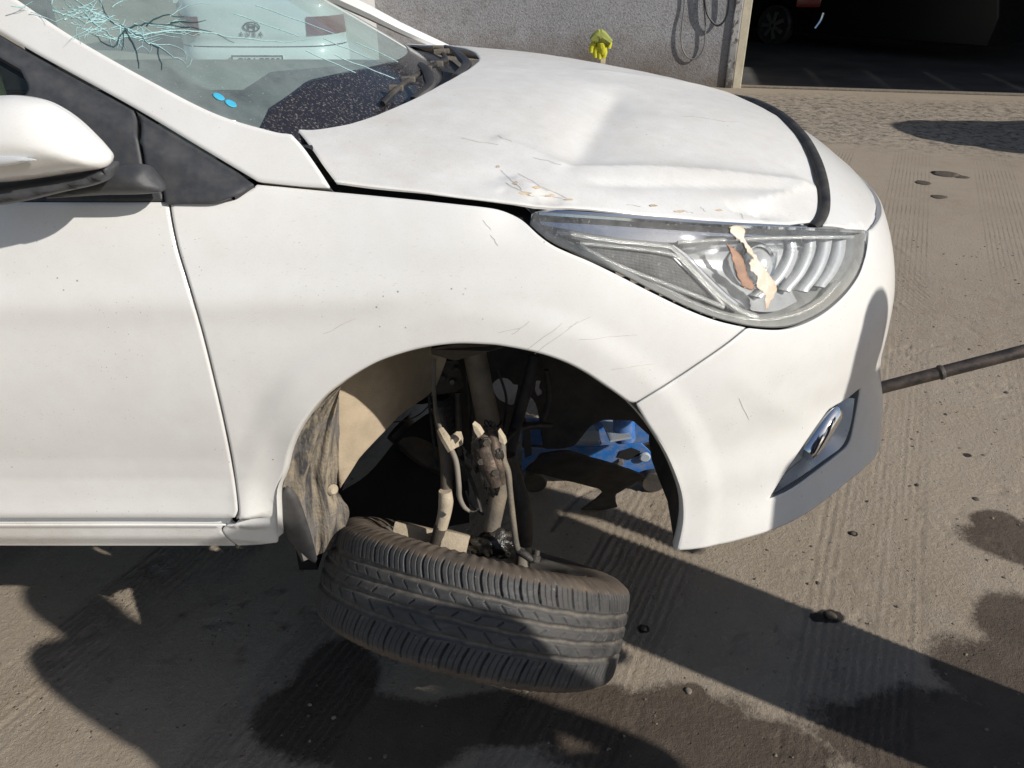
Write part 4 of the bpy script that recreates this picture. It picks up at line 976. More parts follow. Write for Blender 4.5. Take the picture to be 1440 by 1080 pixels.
for p0, p1 in [((705,240),(735,268)),((712,258),(745,276)),((728,244),(770,268)),((760,262),(800,280)),((735,275),(790,279)),((650,195),(700,205)),((700,192),(720,200)),((880,288),(900,291)),((960,296),(975,301)),((985,292),(992,298)),((1040,300),(1046,308)),((960,163),(1037,173)),((750,222),(790,232))]:
    pts = [(p0[0]+(p1[0]-p0[0])*t+sc_r.uniform(-1, 1), p0[1]+(p1[1]-p0[1])*t+sc_r.uniform(-1, 1)) for t in np.linspace(0, 1, 5)]
    MB().tube(hood_pts(pts), 0.0003, 4).build('scratch', M['scratch'], hood_o)
for (cx_, cy_, rx_, ry_) in [(738,272,10,3),(772,276,9,2.5),(755,264,7,2),(725,258,5,2.5),(800,281,8,1.5),(918,290,7,2),(955,298,9,2),(1012,296,6,1.5),(700,235,3,2)]:
    pts = [(cx_+rx_*math.cos(a)*sc_r.uniform(.45, 1.1), cy_+ry_*math.sin(a)*sc_r.uniform(.45, 1.1)) for a in np.linspace(0, 2*math.pi, 11)[:-1]]
    P_ = hood_pts(pts, 0.0007); MB().slab(P_, (0, 0, 0.0003)).build('rust_scuff', M['scuff'], hood_o)

# ------------------------------------------------------------------ wheel arch: liners, apron, suspension
arch_in = np.array([(x, z) for x, z in ARCH_XZ]); ac = np.array([-0.05, 0.56])
def arch_strip(name, i0, i1, prof, mat, lift=0.010, wob=0.0):
    A = arch_in[i0:i1]; D = A-ac; D = D/np.linalg.norm(D, axis=1)[:, None]; V = []; n = len(A)
    for k, (y, o) in enumerate(prof):
        q = A+D*(lift+o)+(wob*(fbm(np.arange(n)*0.9+k*7.1, np.full(n, k*1.3), 3, 9)-0.5)[:, None]*D if wob else 0)
        V.append(np.c_[q[:, 0], np.full(n, y), q[:, 1]])
    m = len(prof); F = [(k*n+i, k*n+i+1, (k+1)*n+i+1, (k+1)*n+i) for k in range(m-1) for i in range(n-1)]
    return mesh_obj(name, np.vstack(V), F, mat, car)
na = len(arch_in)
arch_strip('arch_lip', 3, na-3, [(1.052, -0.008), (1.062, -0.0135), (1.075, -0.012), (1.085, 0.004), (1.09, 0.02)], M['paint'], 0.010)
arch_strip('front_liner', 40, na-1, [(1.078, 0.0), (1.14, 0.004), (1.22, 0.010), (1.30, 0.004), (1.36, 0.0), (1.44, 0.006)], M['liner'], 0.006)
arch_strip('upper_liner', 22, 42, [(1.085, 0.010), (1.25, 0.014), (1.45, 0.014), (1.70, 0.014)], M['liner'], 0.008)
def quads(name, rows, mat, parent, n=16, smooth=True, wob=0.0, thick=0.0):
    R_ = [np.array([PY(*p) for p in catmull(np.array(r, float), 6)]) for r in rows]
    R_ = [np.stack([np.interp(np.linspace(0, 1, n), np.linspace(0, 1, len(r)), r[:, k]) for k in range(3)], -1) for r in R_]
    V = np.vstack(R_)
    if wob: V[:, 0] += wob*(fbm(V[:, 2]*30, V[:, 1]*60, 3, 4)-0.5)
    return mesh_obj(name, V, [(k*n+i, k*n+i+1, (k+1)*n+i+1, (k+1)*n+i) for k in range(len(rows)-1) for i in range(n-1)], mat, parent, smooth)
# rear liner: ribbed, caked with mud
ra = [(481,541,1.078),(452,565,1.078),(426,600,1.078),(410,633,1.078),(402,664,1.078),(396,700,1.078),(404,745,1.078),(425,790,1.09)]
rb = [(477,549,1.15),(477,590,1.15),(476,640,1.15),(474,683,1.15),(480,700,1.16),(490,715,1.16),(488,735,1.16),(470,770,1.15)]
rows = []
for k in range(13):
    t = k/12; rib = 0.010*math.sin(t*math.pi*5.0)
    rows.append([(a[0]*(1-t)+b[0]*t, a[1]*(1-t)+b[1]*t, a[2]*(1-t)+b[2]*t+rib*min(1, 4*t*(1-t)+0.2)) for a, b in zip(ra, rb)])
rl = quads('rear_liner', rows, M['mud'], car, 40, True, 0.004)
c = PY(468, 689, 1.138); MB().lathe([(0.0001, 0.006), (0.006, 0.006), (0.010, 0.002), (0.011, 0)], c, (0.6, -0.75, 0.25), 16).build('clip', M['tan_dusty'], rl, True)
pillow('mud_flap', loop([(404,683),(415,692),(424,710),(434,740),(442,768),(446,790),(432,783),(405,757)], [(405,757),(397,735),(394,710),(396,692),(404,683)]), 1.075, 0.010, 0.004, 0.012, M['black_plastic'], car, 0.006)
# inner apron: dusty primer on the left, black further on, with holes through to the far side
def flat_panel(name, ol, Yf, mat, holes=(), step=0.02, thick=0.006, bump_amp=0.0):
    def to2(pts): return np.array([(PY(x, y, Yf((x, y)))[[0, 2]]) for x, y in pts])
    def sf(U):
        # invert: a vertical sheet whose depth varies with x only
        return np.c_[U[:, 0], Yx(U[:, 0])+bump_amp*(fbm(U[:, 0]*22, U[:, 1]*22, 3, 3)-0.5), U[:, 1]]
    xs = np.linspace(-0.7, 0.6, 60)
    Yx = Yf.yx
    return panel(name, to2(ol), sf, mat, car, step, 0.0, holes=[to2(h) for h in holes], skirt=thick, edge=0.004)
class Depth:
    def __init__(s, pts): s.px = [p[0] for p in pts]; s.Y = [p[1] for p in pts]; xs = [PY(p[0], 600, p[1])[0] for p in pts]; s.yx = lambda x: np.interp(x, xs, s.Y)
    def __call__(s, q): return float(np.interp(q[0], s.px, s.Y))
dA = Depth([(470,1.155),(500,1.185),(545,1.25),(620,1.42)])
flat_panel('inner_apron', [(474,545),(480,535),(545,495),(612,470),(628,470),(628,505),(614,548),(600,560),(565,582),(540,608),(508,640),(490,668),(478,686),(474,640)], dA, M['apron'], bump_amp=0.006)
dB = Depth([(560,1.52),(700,1.55),(1000,1.55)])
H1 = [(692,542),(698,534),(707,532),(717,534),(721,541),(729,542),(722,572),(710,567),(700,561),(695,552)]
H2 = [(754,536),(761,536),(757,545),(764,553),(757,559),(752,550)]
H3 = [(742,554),(752,565),(756,577),(759,594),(748,593),(742,597),(737,585)]
flat_panel('black_apron', [(600,455),(1010,455),(1010,640),(955,640),(935,628),(912,612),(890,592),(850,591),(830,600),(808,628),(790,632),(764,632),(760,604),(730,606),(700,640),(660,640),(640,612),(626,560),(610,560),(600,500)], dB, M['liner'], holes=[H1, H2, H3], step=0.018)
# struts and links
def tub(name, pts, rad, mat, n=5, seg=12, parent=None, flat=1.0):
    return MB().tube([PY(*p) for p in pts], rad, seg, n=n, flat=flat).build(name, mat, parent or car, True)
strut = tub('strut', [(664,478,1.37),(676,540,1.355),(686,590,1.345),(690,612,1.34)], [0.0235, 0.0235, 0.0245, 0.023], M['steel_dusty'], 4, 24)
tub('strut_collar', [(688,596,1.342),(691,616,1.338)], 0.027, M['steel_dark'], 2, 24, strut)
MB().slab([PY(606,499,1.30), PY(640,508,1.30), PY(690,494,1.30), PY(712,489,1.31), PY(700,484,1.31), PY(640,484,1.30), PY(606,490,1.30)], (0, 0.10, 0.0)).build('strut_mount', M['steel_dark'], strut, False, 0.003)
MB().slab([PY(614,508,1.44), PY(646,508,1.44), PY(652,545,1.44), PY(640,552,1.44), PY(612,556,1.44)], (0, 0.012, 0)).build('strut_bracket', M['steel_dark'], strut, False, 0.002)
c = PY(636, 536, 1.435); MB().lathe([(0.0001, 0.008), (0.006, 0.008), (0.007, 0)], c, (0, -1, 0.2), 6).build('bolt', M['steel_dusty'], strut)
pr = []; 
for k in range(15): pr += [(0.026 if k % 2 else 0.0205, k*0.0075)]
MB().lathe(pr, PY(628, 612, 1.47), PY(618, 548, 1.47)-PY(628, 612, 1.47), 24).build('steering_boot', M['rubber'], car, True)
tub('hose_guide', [(644,552,1.40),(645,600,1.38),(646,640,1.36)], 0.0065, M['steel_dark'], 3)
hose = tub('brake_hose', [(611,505,1.320),(610.5,545,1.280),(613,578,1.230),(620,606,1.180),(630,624,1.160),(641,648,1.140),(645,680,1.120),(646,698,1.120),(652,712,1.120),(660,719,1.120)], [.0035,.0035,.004,.0045,.005,.005,.005,.005,.0045,.003], M['hose'], 5, 10)
MB().tube([PY(660,719,1.040), PY(668,719,1.040), PY(673,715,1.040)], 0.0012, 6, n=3).build('wire', M['steel_dark'], hose)
tub('hose_clip', [(619,604,1.178),(626,616,1.165),(636,633,1.152)], [0.007, 0.0095, 0.0095], M['tan_dusty'], 2, 8, hose)
MB().slab([PY(632,622,1.085), PY(641,615,1.100), PY(648,615,1.110), PY(651,626,1.110), PY(640,631,1.090)], (0.0, 0.02, 0.0)).build('clip_tab', M['tan_dusty'], hose, False, 0.002)
link = tub('stabiliser_link', [(616,575,1.270),(622,610,1.240),(627,650,1.210),(628,695,1.180)], 0.0115, M['steel_dark'], 4, 14)
tub('mud_crust', [(626,690,1.172),(627,705,1.168),(625,722,1.162),(620,742,1.155)], [0.0125, 0.0145, 0.0132, 0.0125], M['tan_dusty'], 4, 14, link)
tub('link_foot', [(620,738,1.157),(612,768,1.145),(606,790,1.140)], 0.0125, M['steel_dark'], 3, 14, link)
cr = random.Random(5)
def lump(name, center, r, mat, parent, seed, squash=(1, 1, 1), amp=0.35):
    bm = bmesh.new(); bmesh.ops.create_icosphere(bm, subdivisions=4, radius=1.0)
    V = np.array([v.co[:] for v in bm.verts]); F = [[v.index for v in f.verts] for f in bm.faces]; bm.free()
    d = 1+amp*(fbm(V[:, 0]*1.7+seed*3.1+V[:, 2], V[:, 1]*1.7+seed+V[:, 2]*0.7, 4, seed)-0.5)*2
    return mesh_obj(name, center+V*d[:, None]*r*np.array(squash), F, mat, parent)
kn_o = tub('knuckle', [(676,606,1.195),(683,630,1.170),(690,655,1.155),(698,682,1.145)], [0.016, 0.021, 0.019, 0.014], M['cast'], 4, 14)
tub('knuckle_web', [(692,606,1.185),(696,632,1.160),(702,660,1.150),(706,680,1.145)], [0.009, 0.011, 0.010, 0.008], M['cast'], 4, 12, kn_o)
tub('knuckle_web', [(668,604,1.185),(673,632,1.165),(680,660,1.150),(688,682,1.143)], [0.007, 0.009, 0.008, 0.008], M['grease'], 4, 12, kn_o)
for i, (x, y, Y, r) in enumerate([(671,628,1.275,.011),(684,672,1.262,.012),(701,642,1.268,.009),(690,608,1.305,.014),(669,652,1.285,.010),(695,684,1.262,.011)]): lump('grease', PY(x, y, Y-0.115), r, M['grease'], kn_o, 20+i, (.9, .7, 1.9), 0.6)
MB().slab([PY(664,596,1.070), PY(672,602,1.070), PY(678,612,1.070), PY(672,616,1.070), PY(666,606,1.070)], (0.004, 0.01, 0)).build('torn_tab', M['tan_dusty'], kn_o, False, 0.001)
MB().slab([PY(700,606,1.060), PY(708,618,1.060), PY(710,626,1.060), PY(702,622,1.060)], (0.004, 0.01, 0)).build('torn_tab', M['tan_dusty'], kn_o, False, 0.001)
shaft = tub('drive_shaft', [(706,668,1.210),(700,700,1.195),(693,735,1.180),(691,748,1.175)], [0.0185, 0.0175, 0.0165, 0.0165], M['steel_dusty'], 3, 18)
lump('joint_boot', PY(693, 764, 1.160), 0.034, M['grease'], shaft, 3, (1.15, 0.8, 0.8), 0.5)
for i, (x, y, r) in enumerate([(672,770,.018),(708,768,.018),(715,762,.012),(680,775,.016),(706,778,.014)]): lump('grease', PY(x, y, 1.155), r, M['grease'], shaft, 40+i, (1.2, .8, .8))
tie = tub('tie_rod', [(706,622,1.180),(707,645,1.167),(714,664,1.155),(717,690,1.145),(722,735,1.127),(726,765,1.115),(730,777,1.110)], [.0075,.0075,.0065,.0058,.0058,.006,.0065], M['steel_dusty'], 5, 12)
tub('rod_end', [(729,775,1.111),(738,780,1.105),(748,788,1.100)], [0.0075, 0.0078, 0.0065], M['steel_dark'], 3, 12, tie)
c = PY(753, 785, 1.105); MB().lathe([(0.0001, 0.016), (0.006, 0.016), (0.007, 0.006), (0.010, 0.005), (0.010, -0.006), (0.0001, -0.006)], c, (0.2, 0.5, 0.8), 12).build('ball_stud', M['steel_dark'], tie, True)
lump('tie_boot', PY(722, 672, 1.30), 0.024, M['rubber'], tie, 8, (0.9, 0.9, 1.3), 0.12)
arm = tub('control_arm', [(716,640,1.280),(724,672,1.275),(733,705,1.265),(738,740,1.250),(737,768,1.235),(734,795,1.220)], [0.013, 0.016, 0.0185, 0.018, 0.0165, 0.016], M['steel_dark'], 4, 16)
tub('sunlit_arm_end', [(737,766,1.233),(734,800,1.218)], [0.0172, 0.0168], M['hose'], 2, 16, arm)  # paler end piece, sunlight on the arm put into its colour
tub('wheel_sensor_tube', [(752,500,1.46),(744,535,1.44),(732,575,1.41),(722,612,1.37),(716,640,1.34)], [0.012, 0.013, 0.013, 0.013, 0.012], M['liner'], 4, 14)
tub('abs_cable', [(705,640,1.30),(712,618,1.33),(728,604,1.38),(750,598,1.44),(775,598,1.48)], 0.0055, M['rubber'], 5, 10)
MB().slab([PY(735,600,1.50), PY(745,600,1.50), PY(748,640,1.50), PY(738,644,1.50)], (0, 0.02, 0)).build('apron_tab', M['liner'], car)
# loose wires, clips and bolts
for pts, r in [([(500,622,1.42),(530,598,1.44),(566,592,1.46),(588,584,1.47),(604,570,1.46)], .0016), ([(602,548,1.44),(606,590,1.40),(612,640,1.36),(618,660,1.33)], .003), ([(656,512,1.42),(660,560,1.40),(662,600,1.36),(668,622,1.28)], .0035), ([(700,520,1.45),(712,560,1.42),(708,600,1.36),(700,622,1.30)], .003), ([(640,640,1.30),(656,660,1.28),(668,690,1.26),(676,720,1.24)], .004), ([(768,520,1.50),(772,560,1.50),(760,598,1.47)], .006), ([(655,690,1.24),(664,712,1.22),(680,724,1.21)], .0025)]:
    MB().tube([PY(*p) for p in pts], r, 8, n=5).build('loose_wire', M['rubber'], car, True)
for x, y, Y in [(684,622,1.145),(696,664,1.14),(676,648,1.15),(641,520,1.43),(622,532,1.43),(688,600,1.30),(661,640,1.25)]:
    MB().lathe([(0.0001, 0.007), (0.0065, 0.007), (0.007, 0.001), (0.0095, 0.0), (0.0095, -0.006)], PY(x, y, Y), (0.1, -0.9, 0.3), 6).build('bolt', M['steel_dark'], car)
for k in range(4): MB().lathe([(0.0178, -0.002), (0.0205-0.0006*k, 0.0), (0.0178, 0.002)], PY(706-3.2*k, 672+12*k, 1.208-0.004*k), PY(691, 748, 1.175)-PY(706, 668, 1.21), 20, True).build('shaft_band', M['rubber'], shaft, True)
# lower parts further in
MB().box((-0.46, 1.62, 0.50), (-0.20, 2.5, 0.60), None, 0.02).build('subframe', M['dark'], car, True)
MB().tube([PY(560,600,1.62), PY(600,640,1.60), PY(660,668,1.58)], [0.05, 0.04, 0.03], 14, n=4, flat=0.6).build('lower_arm_bushing', M['steel_dark'], car, True)
quads('underbody_shade_sheet', [[(478,692,1.42),(520,664,1.52),(575,600,1.58),(640,560,1.62)], [(486,716,1.42),(540,700,1.55),(600,690,1.66),(660,690,1.70)], [(490,735,1.50),(540,745,1.62),(600,745,1.70),(660,735,1.74)]], M['dark'], car, 14)  # black sheet standing in for deep shade under the body
sh = loop([(738,662),(752,650),(761,640),(795,636.5),(820,642),(868,656),(902,669),(908,674)], [(908,674),(871,693),(866,704),(869,714)], [(869,714),(842,720),(815,720)], [(815,720),(836,704),(846,694),(842,688)], [(842,688),(780,673),(738,662)])
def shf(U): return np.c_[U[:, 0], 1.62-0.6*(U[:, 1]-0.35)+0.01*(fbm(U[:, 0]*20, U[:, 1]*20, 3, 2)-0.5), U[:, 1]]
def psh(pts):
    out = []
    for q in pts:
        d = ray(*q); D = (1.62-0.6*(CAM_Z-0.35))/(d[1]+0.6*d[2]); out.append((CAM+D*d)[[0, 2]])
    return np.array(out)
panel('undershield', psh(sh), shf, M['liner'], car, 0.014, 0.0, skirt=0.006)
a = np.linspace(-1.6, 1.9, 14); c = PY(941, 681, 1.30)
MB().tube([c+np.array([0.010*math.cos(t), 0, 0.016*math.sin(t)]) for t in a], 0.0032, 8).build('tow_eye', M['steel_dusty'], car, True)

# ------------------------------------------------------------------ the broken-off wheel
WC = CAM+1.615*ray(667, 838); WA = np.array([0.229, 0.600, 0.767]); WA /= np.linalg.norm(WA)
wheel = thing('broken_off_wheel', (WC[0], WC[1], 0.0), 'worn black tyre on its rim, tipped over under the open wheel arch', 'wheel')
e1 = np.cross(WA, [1, 0, 0]); e1 /= np.linalg.norm(e1); e2 = np.cross(WA, e1)
def wpt(r, th, w): return WC+(r*np.cos(th))[..., None]*e1+(r*np.sin(th))[..., None]*e2+w[..., None]*WA if not np.isscalar(w) else WC+(r*np.cos(th))[..., None]*e1+(r*np.sin(th))[..., None]*e2+w*WA
NTH = 2300; TW = 0.086
th = np.linspace(0, 2*math.pi, NTH, endpoint=False)
wt = np.concatenate([np.linspace(-TW, TW, 74)])
RT = 0.318
def tread_r(w): return RT-0.005*(w/TW)**2-0.0035*np.clip((np.abs(w)-0.074)/0.012, 0, 1)**2
TH, WW = np.meshgrid(th, wt, indexing='xy')
arc = TH*RT
g = np.zeros_like(TH)
for w0, hw in [(0.045, 0.0040), (0.0195, 0.0038), (-0.0045, 0.0036), (-0.034, 0.0040)]:
    g = np.maximum(g, sstep(hw+0.0016, hw-0.0012, np.abs(WW-w0+0.0006*np.sin(TH*30))))
def slots(pitch, width, shift, mask, phase=0.0):
    nP = round(2*math.pi*RT/pitch); ph = ((TH/(2*math.pi)*nP+shift/pitch+phase) % 1.0)-0.5
    return sstep(width/pitch*0.5+0.018, width/pitch*0.5-0.018, np.abs(ph))*mask
up = sstep(0.051, 0.0535, WW); lo = sstep(-0.041, -0.0435, WW)
cu = 0.010*np.sin((WW-0.05)/0.036*1.8); cl = -0.010*np.sin((WW+0.04)/0.044*1.8)
sh_up = np.maximum(slots(0.036, 0.0042, cu, up), 0.45*slots(0.036, 0.0018, cu, up, 0.33)); sh_up = np.maximum(sh_up, 0.45*slots(0.036, 0.0018, cu, up, 0.66))
sh_lo = np.maximum(slots(0.036, 0.0040, cl, lo), 0.45*slots(0.036, 0.0018, cl, lo, 0.33)); sh_lo = np.maximum(sh_lo, 0.45*slots(0.036, 0.0018, cl, lo, 0.66))
r1 = sstep(0.026, 0.028, WW)*sstep(0.038, 0.036, WW); r2 = sstep(0.0015, 0.003, WW)*sstep(0.0125, 0.011, WW); r3 = sstep(-0.028, -0.026, WW)*sstep(-0.0105, -0.012, WW)
ribs = np.maximum(slots(0.030, 0.0026, (WW-0.032)*1.1, r1), slots(0.040, 0.0026, -(WW-0.007)*1.0, r2)); ribs = np.maximum(ribs, slots(0.044, 0.0026, (WW+0.02)*1.2, r3))
sip = np.maximum(np.maximum(sh_up, sh_lo), ribs*0.8)
depth = np.maximum(g*0.0058, sip*0.0056)
wear = 0.0006*(fbm(TH*40, WW*300, 3, 2)-0.5)
rr_ = tread_r(WW)-depth+wear
V = [wpt(rr_.ravel(), TH.ravel(), WW.ravel())]; groove = [np.clip(np.maximum(g, sip*0.12), 0, 1).ravel()]; side = [sstep(0.081, 0.087, np.abs(WW)).ravel()*0.7]
sidep = [(0.3070, 0.0890), (0.2985, 0.0945), (0.286, 0.1005), (0.272, 0.1035), (0.256, 0.1040), (0.240, 0.1015), (0.228, 0.0975), (0.217, 0.0925), (0.207, 0.0885), (0.203, 0.080)]
rows_n = len(wt)
for sgn in (1, -1):
    for r, w in sidep:
        rib_ = 0.0012*np.sin(th*90)*(0.255 < r < 0.29)
        V.append(wpt(np.full(NTH, r), th, np.full(NTH, sgn*w)+sgn*rib_)); groove.append(np.zeros(NTH)); side.append(np.ones(NTH))
V = np.vstack(V); order = [rows_n+len(sidep)+k for k in range(len(sidep))][::-1]+list(range(rows_n))+[rows_n+k for k in range(len(sidep))]
idx = np.array(order)[:, None]*NTH+np.arange(NTH)[None, :]
nx = np.roll(idx, -1, 1)
F = np.stack([idx[:-1], nx[:-1], nx[1:], idx[1:]], -1).reshape(-1, 4)
tyre = mesh_obj('tyre', V, F.tolist(), M['tread'], wheel)
for nm_, arr in (('groove', groove), ('sidewall', side)):
    at = tyre.data.attributes.new(nm_, 'FLOAT', 'POINT'); at.data.foreach_set('value', np.concatenate(arr).astype(np.float32))
rim = MB().lathe([(0.217, 0.096), (0.219, 0.090), (0.206, 0.084), (0.200, 0.060), (0.196, 0.02), (0.190, -0.03), (0.196, -0.07), (0.210, -0.086), (0.218, -0.094), (0.212, -0.094), (0.186, -0.075), (0.182, -0.03), (0.188, 0.02), (0.192, 0.06), (0.198, 0.082), (0.212, 0.093)], WC, WA, 96, True).build('rim', M['alu'], wheel, True)
for k in range(5):
    t = k*2*math.pi/5+0.3; d = math.cos(t)*e1+math.sin(t)*e2; q = np.cross(WA, d)
    MB().slab([WC-0.075*WA+d*0.04+q*0.03, WC-0.075*WA+d*0.19+q*0.045, WC-0.075*WA+d*0.19-q*0.045, WC-0.075*WA+d*0.04-q*0.03], WA*0.02).build('spoke', M['alu'], rim, False, 0.003)
MB().lathe([(0.0001, -0.05), (0.06, -0.05), (0.065, -0.06), (0.065, -0.085), (0.0001, -0.085)], WC, WA, 32).build('hub', M['steel_dark'], wheel, True)
MB().lathe([(0.060, -0.035), (0.128, -0.035), (0.130, -0.032), (0.130, -0.012), (0.128, -0.010), (0.075, -0.010), (0.070, 0.012), (0.0001, 0.012)], WC, WA, 64).build('brake_disc', M['cast'], wheel, True)
Mw = Matrix(((e1[0], e2[0], WA[0], WC[0]), (e1[1], e2[1], WA[1], WC[1]), (e1[2], e2[2], WA[2], WC[2]), (0, 0, 0, 1)))
def wl(p): return Mw.inverted() @ Vector(p)
def wbox(name, px, Y, half, mat, rot=0.0):
    c = wl(PY(px[0], px[1], Y)); MB().box([c[k]-half[k] for k in range(3)], [c[k]+half[k] for k in range(3)], Mw, 0.004).build(name, mat, wheel, True)
wbox('caliper', (640,764), 1.16, (0.03, 0.026, 0.022), M['tan_dusty'])
wbox('caliper_bracket', (585,750), 1.20, (0.022, 0.045, 0.016), M['tan_dusty'])
MB().lathe([(0.188, 0.035), (0.165, 0.040), (0.135, 0.030), (0.134, 0.027), (0.164, 0.036), (0.188, 0.031)], WC, WA, 64, True).build('dust_shield', M['steel_dusty'], wheel, True)

# ------------------------------------------------------------------ trolley jack
jack = thing('trolley_jack', (0.30, 2.1, 0.0), 'blue trolley jack under the car nose with its dark pipe handle pointing out', 'jack')
JY = 1.95
pl = [(734,634),(738,630),(764,631.5),(808,630),(870,626.5),(902,624),(912,633),(924,648),(936,661),(909,669),(884,671),(800,672),(745,668),(734,660)]
def jp(y, yy): return [PY(px, py, JY)+np.array([0, yy, 0]) for px, py in pl]
for yy in (0.0, 0.17): MB().slab(jp(0, yy), (0, 0.008, 0)).build('side_plate', M['blue'], jack, False, 0.0015)
c = PY(906, 640, JY); MB().lathe([(0.010, -0.004), (0.0165, -0.006), (0.018, -0.012), (0.013, -0.016), (0.0001, -0.016)], c, (0, 1, 0), 20).build('pivot_cap', M['jack_pale'], jack, True)
sl_ = [(868,642),(872,634),(888,629),(900,634),(898,640),(884,646)]
MB().slab([PY(px, py, JY)+np.array([0, -0.003, 0]) for px, py in sl_], (0, 0.002, 0)).build('slot', M['dark'], jack)
c = PY(872, 648, JY); MB().lathe([(0.0001, -0.014), (0.009, -0.014), (0.010, 0.0)], c, (0, 1, 0), 6).build('bolt', M['steel_dusty'], jack)
q0 = PY(840, 628, JY)
MB().box((q0[0]-0.075, JY+0.02, q0[2]-0.01), (q0[0]+0.01, JY+0.07, q0[2]+0.012)).build('lift_arm_cover', M['jack_pale'], jack, False, 0.003)
MB().slab([PY(828,626,JY+0.03), PY(846,626,JY+0.03), PY(834,598,JY+0.16), PY(818,603,JY+0.16)], (0, 0.0, 0.008)).build('top_plate', M['jack_pale'], jack)
MB().slab([PY(858,622,JY+0.03), PY(888,617,JY+0.03), PY(868,592,JY+0.16), PY(846,595,JY+0.16)], (0, 0.0, 0.008)).build('top_plate', M['jack_pale'], jack)
MB().tube([(0.36, JY+0.09, 0.12), (0.33, JY+0.09, 0.34), (0.30, JY+0.09, 0.46)], [0.035, 0.03, 0.028], 12, n=3).build('lift_arm', M['blue'], jack, True)
MB().lathe([(0.03, 0), (0.05, 0.01), (0.055, 0.03), (0.045, 0.04), (0.0001, 0.035)], (0.295, JY+0.09, 0.455), (0, 0, 1), 24).build('saddle', M['steel_dark'], jack, True)
for px in (752, 918):
    for yy in (-0.02, 0.19):
        c = PY(px, 660, JY); MB().lathe([(0.0001, -0.015), (0.034, -0.015), (0.038, -0.010), (0.038, 0.010), (0.034, 0.015), (0.0001, 0.015)], (c[0], JY+yy, 0.038), (0, 1, 0), 24).build('jack_wheel', M['steel_dark'], jack, True)
h0 = PY(925, 634, JY+0.09); h1 = PY(1238, 545.5, 1.97); h2 = PY(1442, 493, 1.95); hd_ = h2-h1; h3 = h2+hd_*0.7
handle = MB().tube([h0, h1, h2, h3], 0.0185, 20).build('handle', M['pipe'], jack, True)
hc = h1+hd_*((1325-1238)/(1442-1238)); hn = hd_/np.linalg.norm(hd_)
MB().tube([hc-hn*0.008, hc-hn*0.003, hc+hn*0.003, hc+hn*0.008], [0.0187, 0.0225, 0.022, 0.0187], 20).build('weld_collar', M['steel_dark'], handle, True)

# ------------------------------------------------------------------ ground: one sheet, fine near the car, coarse to the horizon
def spaced(lo, hi, step, far, grow=1.09):
    a = list(np.arange(lo, hi, step)); s = step; x = a[-1]
    while x < far: s *= grow; x += s; a.append(x)
    s = step; x = lo; b = []
    while x > -far: s *= grow; x -= s; b.append(x)
    return np.array(b[::-1]+a)
gx = spaced(-1.5, 2.1, 0.009, 150); gy = spaced(0.75, 2.9, 0.009, 150, 1.07)
X, Y = np.meshgrid(gx, gy, indexing='ij'); xf, yf = X.ravel(), Y.ravel()
GA = R(25.6); q = xf*math.cos(GA)-yf*math.sin(GA); l = xf*math.sin(GA)+yf*math.cos(GA)
qw = q+0.012*(fbm(l*1.3, q*0+3, 3, 4)-0.5)
band = ((qw-0.045) % 0.565); inband = sstep(0.0, 0.02, band)*sstep(0.30, 0.28, band)
near_f = sstep(9, 4, np.hypot(xf, yf))
gr = np.abs(((qw+0.050*(fbm(q*6+3, l*0.35, 3, 77)-0.5)+0.009*(fbm(q*40, l*26.0, 4, 8)-0.5)) / 0.0205) % 1.0-0.5)*2
amp = 0.35+0.9*fbm(q*5, l*2.2, 4, 12)
zg_ = -0.0036*inband*(1-sstep(0.15, 0.75, gr))*amp*near_f*sstep(0.25, 0.5, fbm(q*3+9, l*1.1, 4, 21)+0.12)
zg_ += 0.0018*inband*near_f*sstep(0.6, 0.95, gr)*amp
zg_ += (0.0035*(fbm(xf*6, yf*6, 4, 2)-0.5)+0.0020*(fbm(xf*42, yf*42, 3, 6)-0.5))*near_f
chips = sstep(0.66, 0.78, fbm(xf*26, yf*26, 3, 30)); zg_ -= 0.004*chips*near_f*sstep(0.45, 0.6, fbm(xf*2.2, yf*2.2, 3, 31))
cr_d = dist_poly(np.stack([xf, yf], -1), np.array([PG(775,745)[:2], PG(790,722)[:2], PG(806,705)[:2], PG(815,696)[:2], PG(850,676)[:2]]), False)
zg_ -= 0.006*sstep(0.012, 0.003, cr_d+0.008*(fbm(xf*60, yf*60, 3, 3)-0.5))
GV = np.stack([xf, yf, zg_], -1)
def blob(px, py, rx, ry, s=1.0, ang=0.0):
    c = PG(px, py)[:2]; dx, dy = xf-c[0], yf-c[1]; ca, sa = math.cos(ang), math.sin(ang)
    return s*np.clip(1.25-np.sqrt(((dx*ca+dy*sa)/rx)**2+((-dx*sa+dy*ca)/ry)**2)*0.75, 0, 1.2)
nz1 = fbm(xf*5, yf*5, 4, 41)-0.5
wet = np.maximum.reduce([blob(930,1040,0.26,0.12), blob(1060,1060,0.20,0.09), blob(830,1010,0.12,0.10), blob(470,960,0.10,0.16), blob(440,1000,0.12,0.12), blob(520,1030,0.22,0.10), blob(1425,760,0.14,0.10), blob(1400,735,0.08,0.06), blob(1440,880,0.13,0.12), blob(1310,1030,0.30,0.14), blob(1440,960,0.22,0.15), blob(700,1010,0.2,0.07), blob(1100,720,0.03,0.02,.8), blob(760,985,0.035,0.03), blob(975,973,0.03,0.025,.8)])+nz1*0.55
oil = np.maximum.reduce([blob(1167,866,0.032,0.022), blob(905,884,0.014,0.012), blob(1150,868,0.02,0.016), blob(1200,750,0.015,0.012), blob(1360,640,0.016,0.012)])+nz1*0.45
th_pt = PG(1034, 123.5)[:2]; wd = np.array([math.cos(R(11)), -math.sin(R(11))]); wnrm = np.array([-wd[1], wd[0]])   # wall line, and its normal pointing away
